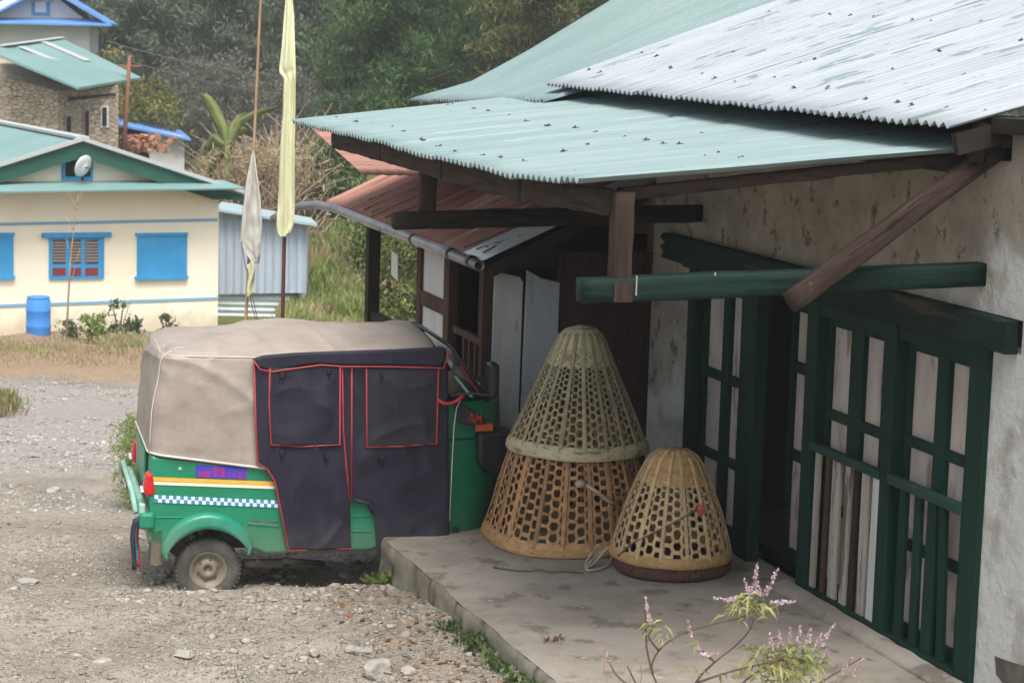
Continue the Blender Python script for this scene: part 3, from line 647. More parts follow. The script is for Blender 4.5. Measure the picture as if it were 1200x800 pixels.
def efn2(u, v):
    s, o, z = sfn(1, u); return (s+.012*math.sin(min(v*8, 1)*PI/2)+.014*noise.noise(Vector((o*6, v*4, 9))), o, z-v*.4)
ed.grid(efn2, 60, 12)
def efn3(u, v):
    s, o, z = sfn(0, u); return (s-.005, o, z-v*.4)
ed.grid(efn3, 30, 4)
ed.build('slab_edge', M['concrete_side'], slab, True)
# ------------------------------------------------------------------ red-roofed lean-to beyond the house
red = h_thing('rusty_roofed_shed', 'lean-to with rusty red roof, grey gutter and pale plank doors behind the baskets', 'shed')
def ro(s, v): return 1.27-1.75*v
def rz(s, v): return 1.965+.02*(s-2.95)/5+.814*v+.02*noise.noise(Vector((s, v*2, 3)))
corr(3.16, 8.25, rz, ro, 14, pitch=.09, amp=.008, step=.82, lift=.014).build('rusty_roof', M['rust'], red, True, solid=.0015, recalc=False)
corr(2.88, 3.40, lambda s, v: rz(s, v)+.022, ro, 10, amp=.006, lift=0).build('verge_strip', M['zinc'], red, True, solid=.002, recalc=False)
MB().box(5.64, 5.68, -.4, .98, -.1, 2.12).build('end_wall', M['brown'], red)
rd = MB()
for s in (3.98, 4.79, 5.62, 6.45, 7.26, 8.1): rd.beam((s, 1.25, rz(s, .01)+.022), (s, -.45, rz(s, .98)+.022), .022, .012)
rd.build('sheet_seam', M['rust_pale'], red)
MB().beam((2.93, 1.2, 1.91), (2.93, -.4, rz(3, .95)-.05), .03, .09).build('verge_board', M['dark'], red)
gt = MB().tube([(2.86,1.30,1.955),(4,1.30,1.965),(6,1.31,1.975),(7.6,1.32,1.985),(7.95,1.40,1.99),(8.12,1.52,1.965),(8.22,1.66,1.90),(8.26,1.76,1.82)], .037, 12, cap=False)
gu = gt.build('gutter', M['gutter'], red, True, solid=.006)
for s in (3.05, 3.6, 4.7, 5.7, 6.5, 7.2, 7.7): MB().tube([(s-.03,1.303,1.968),(s+.03,1.303,1.968)], .045, 12).build('gutter_joint', M['black'], gu, True)
# front of the lean-to, facing the camera
FS = 3.2
mb = MB()
mb.box(FS, FS+.03, -.35, .60, .1, 2.02)
mb.build('maroon_sheet', M['maroon'], red)
cor = MB(); 
for k in range(11): cor.box(FS-.012, FS, -.33+k*.085, -.30+k*.085, .1, 2.02)
cor.build('sheet_rib', M['maroon'], red)
d1 = MB().prism([(FS-.02,1.10,.1),(FS-.02,.885,.1),(FS-.02,.875,1.80),(FS-.02,.90,1.84),(FS-.02,1.09,1.88)], (.03,0,0)); d1.build('plank_door', M['paint_plank'], red, bevel=.004)
d2 = MB().prism([(FS-.03,.875,.1),(FS-.03,.61,.1),(FS-.03,.60,1.80),(FS-.03,.74,1.83),(FS-.03,.85,1.89)], (.03,0,0)); d2b = d2.build('plank_door', M['blue_plank'], red, bevel=.004)
MB().box(FS-.045, FS-.035, .872, .885, 1.0, 1.06).build('hinge', M['black'], d2b)
MB().box(FS+.02, FS+.05, .6, 1.15, 1.9, 2.06).box(FS+.6, FS+.64, -.3, 1.0, .1, 2.1).build('dark_backing', M['dark'], red)
po_ = MB(); po_.box(FS, FS+.07, 1.10, 1.17, 0, 1.93); po_.build('corner_post', M['brown'], red, bevel=.004)
sd = MB(); sd.box(4.78, 5.5, .985, 1.01, .4, 1.86); sd.build('side_panel', M['paint_plank'], red)
sf = MB(); sf.box(4.60, 4.76, .96, 1.04, -.1, 1.92); sf.box(5.5, 5.62, .97, 1.04, -.1, 1.92); sf.box(4.76, 5.5, 1.012, 1.035, 1.36, 1.48); sf.box(4.1, 4.45, .80, .84, -.1, 1.92)
sf.build('side_frame', M['brown'], red, bevel=.004)
MB().box(4.76, 5.55, 1.013, 1.03, 1.37, 1.47).build('cross_board', M['plank'], red)
rl = MB()
for k in range(5): rl.box(3.45+k*.16, 3.49+k*.16, 1.02, 1.05, .6, 1.28)
rl.box(3.4, 4.4, 1.015, 1.055, 1.28, 1.33); rl.build('slat_screen', M['brown'], red)
MB().box(3.3, 8.2, -.5, -.4, -.3, 2.6).build('inner_wall', M['mud'], red)
MB().box(3.2, 5.4, -.4, 1.15, -.1, .12).build('shed_floor', M['floor_in'], red)
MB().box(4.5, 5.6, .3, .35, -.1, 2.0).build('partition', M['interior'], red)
ps = MB(); ps.box(7.28, 7.40, .95, 1.06, -1.0, 1.93); ps.box(5.62, 7.28, .96, 1.03, 1.0, 1.08); ps.build('veranda_post', M['dark'], red, bevel=.004)
cd = thing('hanging_card', 'pale paper card hanging under the grey gutter of the rusty roof', 'card', HW(5.9, 1.15, 0), HROT)
MB().prism([(-.1,0,1.52),(.12,0,1.55),(.13,0,1.75),(-.08,0,1.74)], (0,.006,0)).build('card_sheet', M['paper'], cd)
MB().tube([(-.05,.003,1.74),(0,.02,1.93)], .003, 4).build('string', M['cord'], cd)
tr = thing('loose_twigs', 'dark dry twigs lying near the gutter corner of the rusty roof', 'twigs', (HA[0], HA[1], 0), HROT)
for pts in ([(3.05,1.22,2.03),(3.25,.95,2.12),(3.2,.75,2.22)], [(3.3,1.2,2.03),(3.1,.9,2.15),(3.05,.78,2.21)], [(3.5,1.24,2.02),(3.4,.7,2.26)], [(6.6,1.2,2.03),(6.4,.8,2.2)], [(6.9,1.2,2.03),(6.8,.7,2.25)], [(7.3,1.15,2.06),(7.1,.85,2.19)], [(6.1,1.2,2.03),(5.8,.7,2.25)]):
    MB().tube(pts, [.006,.008,.004][:len(pts)], 5).build('twig', M['twig'], tr)
# another rusty roof behind the lean-to
rb = h_thing('rusty_roofed_hut', 'far hut whose rusty red roof edge shows under the tip of the porch roof', 'hut')
qa, qb = hO(362, 148, 1.6), hO(426, 205, 1.6)
corr(0, 1, lambda s, v: qb[2]+(qa[2]-qb[2])*v, lambda s, v: 0, 1) if 0 else None
def hutfn(u, v):
    o = 1.6-3.0*u; return (qb[0]+(qa[0]-qb[0])*v, o, qb[2]+(qa[2]-qb[2])*v+.003*math.cos(2*PI*o/.09))
MB().grid(hutfn, 260, 6).build('hut_roof', M['rust'], rb, True, solid=.0015, recalc=False)
MB().box(min(qa[0],qb[0])+.6, max(qa[0],qb[0])-.1, -1.4, -.7, -.6, min(qa[2],qb[2])-.1).build('hut_wall', M['mud'], rb)
#PART3
# ------------------------------------------------------------------ auto rickshaw: x forward, y across (away from camera), z up
TH = math.radians(14); RO = np.array([RKX, RKY-.03, 0.]); rd_ = np.array([math.cos(TH), math.sin(TH), 0]); rl_ = np.array([-math.sin(TH), math.cos(TH), 0])
def rP(x, y, off=0):
    q = onplane(x, y, RO+rl_*off, rl_)-RO; return (q.dot(rd_), off, q[2])
W_ = 1.25
rk = thing('auto_rickshaw', 'green three-wheeled auto rickshaw with tan canvas hood and dark blue side curtains', 'auto rickshaw', (RO[0], RO[1], 0), TH)
K = M
wc = rP(244, 668); WX, WZ = wc[0], wc[2]
def P2(l, off=0): return [rP(x, y, off) for x, y in l]
# rear tub
arch = [(WX+.30*math.cos(math.radians(a)), 0, WZ+.30*math.sin(math.radians(a))) for a in range(28, 152, 8)]
outline = P2([(177,534),(300,547),(445,550),(447,640),(436,645)])+[rP(312,649)]+arch+P2([(188,641),(173,636)])
tub = MB().prism(outline, (0, W_, 0)).build('rear_body', K['rgreen'], rk, bevel=.022, seg=3)
# pressed ribs, dent lines, rivets on the side
for p_, q_, h_ in (((182,606),(215,606),.010),((290,613),(327,616),.02),((412,605),(434,604),.012),((412,622),(435,622),.012)): MB().beam(rP(*p_,-.002), rP(*q_,-.002), .006, h_).build('body_rib', K['rgreen'], tub, bevel=.003)
dn = MB().prism(P2([(292,609),(326,611),(327,616),(300,616)], -.0025), (0,.002,0)); dn.build('dent', K['under'], tub)
MB().lathe([(0,-.006),(.012,-.004),(.012,0)], 10, 'y', rP(211,549)).build('rivet', K['chrome'], tub)
def strip(name, x0, y0, x1, y1, h, mt, off=-.0035, parent=tub):
    a = Vector(rP(x0, y0, 0)); b = Vector(rP(x1, y1, 0)); n = 12
    vs = []
    for i in range(n+1):
        p = a+(b-a)*i/n; vs += [(p.x, off, p.z), (p.x, off, p.z-h)]
    return MB().add(vs, [(2*i, 2*i+2, 2*i+3, 2*i+1) for i in range(n)]).build(name, mt, parent, solid=.002)
strip('orange_stripe', 179, 558.5, 321, 564.0, .026, K['orange']); strip('cream_stripe', 179, 563.8, 322, 569.0, .020, K['cream_s'])
# chequered tape
ck = MB(); a = Vector(rP(181, 579.5)); b = Vector(rP(326, 586)); NC = 34
for i in range(NC):
    for j in (0, 1):
        p = a+(b-a)*i/NC; q = a+(b-a)*(i+1)/NC; h = .024
        ck.add([(p.x,-.0045,p.z-h*j),(q.x,-.0045,q.z-h*j),(q.x,-.0045,q.z-h*(j+1)),(p.x,-.0045,p.z-h*(j+1))], [(0,1,2,3)], (i+j) % 2)
ck.build('chequered_tape', [K['white_s'], K['blue_s']], tub, solid=.0015)
# number board on the side with smudged red lettering
nb = MB().prism(P2([(229.5,544.8),(289,546.8),(289,561.2),(229.5,559.2)], -.004), (0,.003,0)).build('name_plate', K['violet'], tub)
for (x0, y0, x1, y1) in ((232,553.5,236,558.5),(237,551.8,240,558.6),(241,552,246,558.8),(250,547.5,254,558.6),(255,547,258,553),(259,548,263.5,559)):
    MB().prism(P2([(x0,y0),(x1,y0+.1),(x1,y1),(x0,y1)], -.0055), (0,.001,0)).build('letter', K['magenta'], nb)
def text(name, body, size, mat, parent, loc, rot):
    c = bpy.data.curves.new(name, 'FONT'); c.body = body; c.size = size; c.extrude = .0006; c.align_x = 'LEFT'
    o = bpy.data.objects.new(name, c); COL.objects.link(o); dg = bpy.context.evaluated_depsgraph_get()
    me = bpy.data.meshes.new_from_object(o.evaluated_get(dg)); bpy.data.objects.remove(o)
    o = bpy.data.objects.new(name, me); COL.objects.link(o); me.materials.clear(); me.materials.append(mat); o.parent = parent; o.location = loc; o.rotation_euler = rot; return o
text('letter', '1123', .066, K['magenta'], nb, (rP(265,560)[0], -.006, rP(265,560.3)[2]), (PI/2, .06, 0))
# rear end
rr = MB(); rr.box(-.44,-.40,-.005,W_+.005,.42,.50); rr.build('rear_bumper', K['pale_green'], rk, bevel=.012)
MB().box(-.44,-.34,-.03,.05,.335,.445).build('bumper_corner', K['rgreen'], rk, bevel=.02)
MB().tube([(-.46,.02,.44),(-.475,.12,.55),(-.475,1.1,.56),(-.46,1.24,.44)], .018, 8).build('bumper_rail', K['pale_green'], rk, True)
for y0, y1 in ((-.012,.10),(W_-.14,W_-.02)):
    lm = MB(); lm.prism([(-.352,y0,.70),(-.335,y0,.56),(-.40,y0,.545),(-.415,y0,.60),(-.395,y0,.70)], (0,y1-y0,0)); l_ = lm.build('tail_lamp', K['redlamp'], rk, bevel=.018)
    MB().box(-.43,-.40,y0+.02,y1-.01,.575,.60).build('reflector', K['white_s'], l_)
MB().box(-.392,-.376,.25,1.0,.58,.80).build('boot_lid', K['rgreen'], rk, bevel=.006)
mfp = MB(); mfp.prism([(-.36,.0,.32),(-.29,.0,.32),(-.295,.0,.10),(-.33,.0,.09),(-.365,.0,.10)], (0,.17,0)); mfp.build('mud_flap', K['mudflap'], rk)
for y, mt, x0 in ((.02,'navy',-.475),(.05,'rgreen',-.462),(.08,'redstrap',-.447),(.035,'blue_s',-.468)):
    MB().grid(lambda u, v, y=y, x0=x0: (x0-.02*v+.03*u-.012*math.sin(v*5), y+.01*math.sin(v*7+u*3), .40-(.30+.04*math.sin(y*90))*v), 2, 10).build('ribbon', K[mt], rk, True, solid=.003)
# fender (swept arch)
fe = MB()
def ff(u, v):
    a = math.radians(27+134*u); R0 = .285+.090*math.sin(PI*min(1, max(0, u)))**.55
    prof = [(R0+.012, .03), (R0+.012, -.030), (R0-.002, -.055), (R0-.03, -.062), (.292, -.068), (.285, .0)]
    k = v*5; i = min(4, int(k)); t = k-i; r = prof[i][0]*(1-t)+prof[i+1][0]*t; y = prof[i][1]*(1-t)+prof[i+1][1]*t
    sag = -.02*max(0, math.cos(a))
    wob = .008*noise.noise(Vector((a*3, v*3, 1))) if 0.05 < u < .45 else 0
    return (WX+r*math.cos(a)*1.03, y+wob, WZ+.005+r*math.sin(a)*.98+sag)
fe.grid(ff, 44, 10); fe.build('rear_fender', K['fender'], rk, True, solid=.006)
# wheels
def wheel(x, y, z):
    prof = [(.118,-.052),(.135,-.060),(.165,-.064),(.192,-.058),(.207,-.044),(.212,-.025),(.2125,0),(.212,.025),(.207,.044),(.192,.058),(.165,.064),(.135,.060),(.118,.052)]
    t = MB().lathe(prof, 40, 'y', (x, y, z)); ty = t.build('tyre', K['rubber'], rk, True)
    tb = MB()
    for k in range(44):
        a = 2*PI*k/44; c, s = math.cos(a), math.sin(a)
        for yy, da in ((-.035,0),(0,.07),(.035,0)):
            c, s = math.cos(a+da), math.sin(a+da)
            tb.beam((x+c*.2025, y+yy-.013, z+s*.2025), (x+c*.2025, y+yy+.013, z+s*.206), .014, .022, up=(c,0,s))
    tb.build('tread', K['rubber'], ty)
    r = MB().lathe([(0,-.022),(.022,-.024),(.026,-.040),(.045,-.042),(.058,-.036),(.070,-.022),(.090,-.024),(.100,-.046),(.116,-.052),(.121,-.056),(.121,-.045),(.121,.05),(0,.05)], 32, 'y', (x, y, z)); rm = r.build('rim', K['rim'], rk, True)
    for k in range(6): MB().lathe([(0,-.040),(.008,-.038),(.009,-.024)], 6, 'y', (x+.066*math.cos(k*PI/3+.3), y, z+.066*math.sin(k*PI/3+.3))).build('wheel_nut', K['under'], rm)
wheel(WX, .055, WZ); wheel(WX, W_-.055, WZ); wheel(WX+1.98, W_/2, WZ+.07)
ux = MB(); ux.tube([rP(285,660,.12), rP(330,660,.14)], .032, 10); ux.tube([(WX,.1,WZ),(WX,W_-.1,WZ)], .035, 8); ux.tube([rP(330,656,.14), rP(380,660,.3)], .02, 8)
ux.box(.0,1.0,.15,W_-.15,.16,.25); ux.tube([rP(300,656,.1), rP(318,664,.1)], .012, 6)
ux.build('swing_arm', K['under'], rk, True)
MB().box(.30,1.68,.03,W_-.03,.225,.30).build('floor_pan', K['black'], rk, bevel=.01)
# hood
HX0, HX1 = rP(174,530)[0], 1.535
levels = [(.80,0,0,0),(1.0,.008,.0,.012),(1.2,.015,.0,.035),(1.34,.025,.0,.06),(1.425,.04,.0,.085),(1.475,.08,.01,.16),(1.52,.17,.02,.32),(1.56,.30,.05,.52),(1.588,.44,.10,.72),(1.60,.56,.20,.88)]
def plan(u, ins, f, b, rad):
    """closed rounded rectangle with insets: side, front, back"""
    x0, x1, y0, y1 = HX0+b, HX1-f, -.014+ins, W_+.014-ins
    rad = min(rad, (y1-y0)/2.02); seg = []
    for cx, cy, a0 in ((x1-rad*.5, y0+rad*.5, -90), (x1-rad*.5, y1-rad*.5, 0), (x0+rad, y1-rad, 90), (x0+rad, y0+rad, 180)):
        rr_ = rad*.5 if cx > 0.6 else rad
        for k in range(9): t = math.radians(a0+90*k/8); seg.append((cx+rr_*math.cos(t), cy+rr_*math.sin(t)))
    seg.append(seg[0]); L = [0]
    for p, q in zip(seg, seg[1:]): L.append(L[-1]+math.dist(p, q))
    d = u*L[-1]
    for i in range(len(seg)-1):
        if d <= L[i+1]+1e-9:
            t = (d-L[i])/max(1e-9, L[i+1]-L[i]); return (seg[i][0]+(seg[i+1][0]-seg[i][0])*t, seg[i][1]+(seg[i+1][1]-seg[i][1])*t)
    return seg[-1]
def ridge(a, b, c): return max(0, 1-abs(noise.noise(Vector((a, b, c))))*4.5)**1.6
def hood_pt(u, v):
    k = v*(len(levels)-1); i = min(len(levels)-2, int(k)); t = k-i
    z, ins, f, b = [levels[i][q]*(1-t)+levels[i+1][q]*t for q in range(4)]
    x, y = plan(u, ins, f, b, .11+.1*v)
    # nose-down sit of the car, sag between hoops, folds of the cloth
    z -= .035*(x-.5)*(1-v*.6)+.11*(min(x, .6)+.4)*max(0, 1-v*2.5)
    if v > .5: z -= (.030*math.sin((x+.35)*PI/1.85*2)**2+.012*noise.noise(Vector((x*4, y*3, 2)))-.016*ridge(x*2.2+y*1.2, y*1.0-x*.5, 4))*(1 if v < .98 else .6)
    fold = .013*noise.noise(Vector((x*2.6+z*2.0, z*2.4-x*1.6, y*2)))+(.017*ridge(x*1.5+z*2.2, z*.7-x*.8, y*.8+1)+.010*ridge(x*3.4+z*2.6+7, z*1.4-x*2.2, y*1.5))*sst(.03,.2,v)*(1-.5*sst(.6,.8,v))
    cx, cy = .55, W_/2; dx, dy = x-cx, y-cy; l = math.hypot(dx, dy)+1e-6
    if v > .03: x += dx/l*fold; y += dy/l*fold
    return (x, y, z)
hd = MB(); NU, NV = 280, 84
hd.grid(hood_pt, NU, NV); tl = [hood_pt(i/NU, 1) for i in range(NU)]
b0 = len(hd.v); hd.v += tl+[(.62, W_/2, sum(p[2] for p in tl)/NU+.006)]; 
hd.f += [(b0+i, b0+(i+1) % NU, b0+NU) for i in range(NU)]; hd.m += [0]*NU
hood = hd.build('canvas_hood', K['canvas'], rk, True)
MB().tube([hood_pt(i/NU, 0.0) for i in range(NU+1)], .009, 6).build('hem', K['hem'], hood, True)
sm = MB()
for uu in (.700,): sm.tube([Vector(hood_pt(uu, v/20))+Vector((-.004,-.006,0)) for v in range(0, 13)], .0035, 5)
sm.tube([Vector(hood_pt(.56+.42*k/20, .46))+Vector((0,-.004,.004)) for k in range(0, 21)], .003, 5)
sm.build('seam', K['hem'], hood, True)
# side curtains
YC = -.035
def chain_x(ch, y):
    for (x0, y0), (x1, y1) in zip(ch, ch[1:]):
        if y <= y1: return x0+(x1-x0)*((y-y0)/(y1-y0) if y1 > y0 else 0)
    return ch[-1][0]
def cloth(name, left, right, mt, off=YC, parent=rk, amp=1, seed=0):
    """a sheet of cloth between two edges given in the photograph, hanging with soft creases"""
    def fn(u, v):
        yl = left[0][1]+(left[-1][1]-left[0][1])*v; yr = right[0][1]+(right[-1][1]-right[0][1])*v
        xl, xr = chain_x(left, yl), chain_x(right, yr); p = rP(xl+(xr-xl)*u, yl+(yr-yl)*u, 0); ed = min(1, 6*min(u, 1-u))*min(1, .25+5*v)
        X, Z_ = p[0]+seed, p[2]
        f = .010*noise.noise(Vector((X*4, Z_*2, seed)))+.016*ridge(X*2.6+Z_*.9, Z_*.9-X*.5, seed+.3)+.010*ridge(X*2.0-Z_*2.4, Z_*1.2+X, seed+3)+.004*noise.noise(Vector((X*14, Z_*9, seed)))
        return (p[0], off-amp*ed*f, p[2])
    return MB().grid(fn, 46, 70).build(name, mt, parent, True, solid=.006)
def pipe(pts, parent, off=YC-.006, r=.0062, mt='piping'):
    return MB().tube([Vector(rP(x, y, 0))*1+Vector((0, off, 0)) for x, y in pts], r, 6).build('piping', K[mt], parent, True)
R1 = [(297,424),(299,500),(301,540),(313,549),(321,562),(327,590),(337,643),(410,641),(409,585),(403,520),(400,480),(401,424)]
c1 = cloth('rear_curtain', R1[:7], [(401,424),(400,480),(403,520),(409,585),(410,641)], K['navy'], seed=1); pipe(R1[:8], c1)
pipe([(400,430),(401,500),(405,548),(409,585)], c1)
w1 = cloth('window_flap', [(315,430),(314,470),(316,519)], [(397,428),(397,519)], K['navy'], YC-.016, c1, .8, 2); pipe([(397,428),(397,519),(355,521),(316,519),(314,470),(315,430)], w1, YC-.022)
F1 = [(397,424),(400,500),(407,570),(411,585),(431,588),(438,605),(441,648),(445,660),(525,658),(525,618),(524,424)]
c2 = cloth('front_curtain', [(397,424),(400,500),(407,570),(411,585),(431,588),(438,605),(441,648),(445,660)], [(524,424),(525,618),(525,658)], K['navy'], YC+.008, seed=5); pipe([(411,430),(411,500),(411,585)], c2)
MB().tube([Vector(rP(x, y, 0))+Vector((0, YC-.002, 0)) for x, y in ((413,584),(431,588),(436,600))], .012, 6).build('rolled_edge', K['navy2'], c2, True)
w2_ = cloth('window_flap', [(428,430),(428,522)], [(512,430),(510,519)], K['navy2'], YC-.010, c2, .8, 8); pipe([(428,430),(428,522),(470,521),(510,518),(512,430)], w2_, YC-.017)
for x, y in ((329,438),(384,434),(329,529),(381,532),(445,437),(445,534),(503,533)):
    p = rP(x, y); bk = MB(); bk.box(p[0]-.014, p[0]+.014, YC-.036, YC-.005, p[2]-.014, p[2]+.018); bk.box(p[0]-.006, p[0]+.006, YC-.030, YC-.005, p[2]-.05, p[2]); bk.build('buckle', K['black'], rk, bevel=.003)
V1 = [(296,421),(310,417),(345,414),(400,412),(460,410),(521,407),(523,416),(517,430),(500,429),(450,428),(400,428),(375,426),(345,430),(317,434),(303,431)]
va = MB().prism(P2(V1, YC-.02), (0,.05,0)).build('valance', K['navy'], rk, bevel=.012); pipe([(296,421),(303,431),(317,434),(345,430),(375,426),(400,428),(450,428),(500,429),(517,430),(522,419),(523,408)], va, YC-.024)
# cab
def nose(z):
    t = (z-.2)/.95; k = (.985-.26*max(0, .55-t)**1.3-.10*max(0, t-.72))
    half = [(1.46,0.0),(1.60,.005),(1.72,.035),(1.83,.09),(1.94,.19),(2.02,.33),(2.06,.48),(2.07,.625)]
    pts = half+[(x, W_-y) for x, y in half[-2::-1]]
    return [(1.46+(x-1.46)*k, y+.012, z) for x, y in pts]
nz_ = MB(); zs = [.20,.26,.36,.48,.60,.72,.82,.90,.97,1.03,1.08,1.11]; n = len(nose(1)); rings = [nose(z) for z in zs]
top = [(1.46+(x-1.46)*.90, W_/2+(y-W_/2)*.93, 1.135) for x, y, z in nose(1.11)]; rings.append(top)
vs = [p for R in rings for p in R]; fs = [(i*n+k, i*n+k+1, (i+1)*n+k+1, (i+1)*n+k) for i in range(len(rings)-1) for k in range(n-1)]
fs.append(tuple(range((len(rings)-1)*n, len(rings)*n))); fs.append(tuple(range(n))[::-1])
cab = nz_.add(vs, fs).build('front_cowl', K['rgreen_d'], rk, True)
for p in cab.data.polygons:
    if len(p.vertices) > 4: p.use_smooth = False
MB().tube([Vector(p)+Vector((0,-.002,0)) for p in nose(.885)[:7]], .005, 5).build('cowl_seam', K['black'], cab)
da = MB(); R0 = nose(1.11); da.prism([(1.46+(x-1.46)*.93, W_/2+(y-W_/2)*.95, 1.10) for x, y, z in R0], (0,0,.085)); da.build('dashboard', K['black'], rk, bevel=.02)
pil = MB()
for y in (.03, W_-.03):
    pil.beam((1.505,y,.9), (1.52,y,1.50), .05, .075, up=(1,0,0))
pil.build('door_pillar', K['rgreen_d'], rk, bevel=.01)
ws = MB(); A0 = (1.60,.06,1.50); B0 = (1.86,.10,1.135); dyw = W_-.12
fr_ = [A0, B0, (1.95,.36,1.135), (1.97,W_/2,1.135), (1.95,W_-.36,1.135), (1.86,W_-.10,1.135), (1.60,W_-.06,1.50)]
ws.tube(fr_+[A0], .014, 8); wsf = ws.build('windscreen_frame', K['black'], rk, True)
gl = bpy.data.materials.new('windscreen_glass'); gl.use_nodes = True; gb_ = gl.node_tree.nodes['Principled BSDF']; gb_.inputs['Transmission Weight'].default_value = 1; gb_.inputs['Roughness'].default_value = .08; gb_.inputs['IOR'].default_value = 1.1; gb_.inputs['Base Color'].default_value = (.8,.78,.75,1)
MB().add(fr_, [tuple(range(7))]).build('windscreen', gl, wsf, solid=.004)
st = MB()  # the red strips are windscreen reflections painted as thin sheets
st.add([(1.63,.072,1.45),(1.79,.092,1.235),(1.84,.16,1.19),(1.67,.13,1.42)], [(0,1,2,3)]); st.build('red_film', K['redstrap'], wsf, solid=.002)
st2 = MB(); st2.add([(1.655,.068,1.37),(1.70,.072,1.375),(1.86,.13,1.15),(1.82,.11,1.15)], [(0,1,2,3)]); st2.build('red_film', K['piping'], wsf, solid=.002)
st3 = MB(); st3.add([(1.62,.064,1.30),(1.635,.064,1.31),(1.76,.085,1.16),(1.74,.08,1.16)], [(0,1,2,3)]); st3.build('pale_film', K['pale_green'], wsf, solid=.002)
lt = MB()
for (x0, y0, x1, y1) in ((549,494,553,484),(553,484,556,496),(550.5,491,555,491),(557,496,559,485),(559,485,561,491),(561,491,563,486),(563,486,564,497)):
    lt.tube([rP(x0, y0, .006), rP(x1, y1, .006)], .0035, 5)
lt.build('red_lettering', K['redlamp'], rk)
MB().prism(P2([(531,470),(545,474),(562,486),(571,496),(545,498),(535,494)], .012), (0,.03,0)).build('cowl_cover', K['black'], rk, bevel=.01)
il = rP(568,501,.06); MB().box(il[0]-.065, il[0]+.060, .055, .12, il[2]-.028, il[2]+.028).build('indicator_lamp', K['orlamp'], rk, bevel=.012)
hp = rP(571,536,.12)
hb2 = MB(); hb2.prism([(1.78,.01,.93),(2.03,.03,.93),(2.07,.05,.90),(2.07,.06,.72),(2.02,.06,.63),(1.90,.03,.62),(1.79,.0,.72)], (0,.24,0)); hb2.build('headlamp_housing', K['black'], rk, bevel=.035, seg=4)
MB().lathe([(0,.085),(.06,.08),(.085,.06),(.09,0)], 18, 'x', (2.05,W_/2-.28,.80)).build('headlamp', K['chrome'], rk, True)
mp = rP(575,444,-.12)
mm = MB().box(mp[0]-.028, mp[0]+.045, -.20, -.06, mp[2]-.115, mp[2]+.115).build('mirror', K['black'], rk, bevel=.03, seg=4)
MB().tube([rP(528,464,-.01), rP(550,461,-.06), rP(572,463,-.11)], .009, 6).build('mirror_arm', K['black'], mm)
MB().tube([Vector(rP(x, y, 0))+Vector((0, -.055, 0)) for x, y in ((512,467),(518,471),(526,471),(533,468),(541,462))], .012, 6).build('tie_strap', K['redstrap'], rk, True)
MB().tube([rP(x, y, -.03) for x, y in ((541,466),(535,478),(532,500),(530,540),(527,610))], .004, 5).build('cord', K['hem'], rk, True)
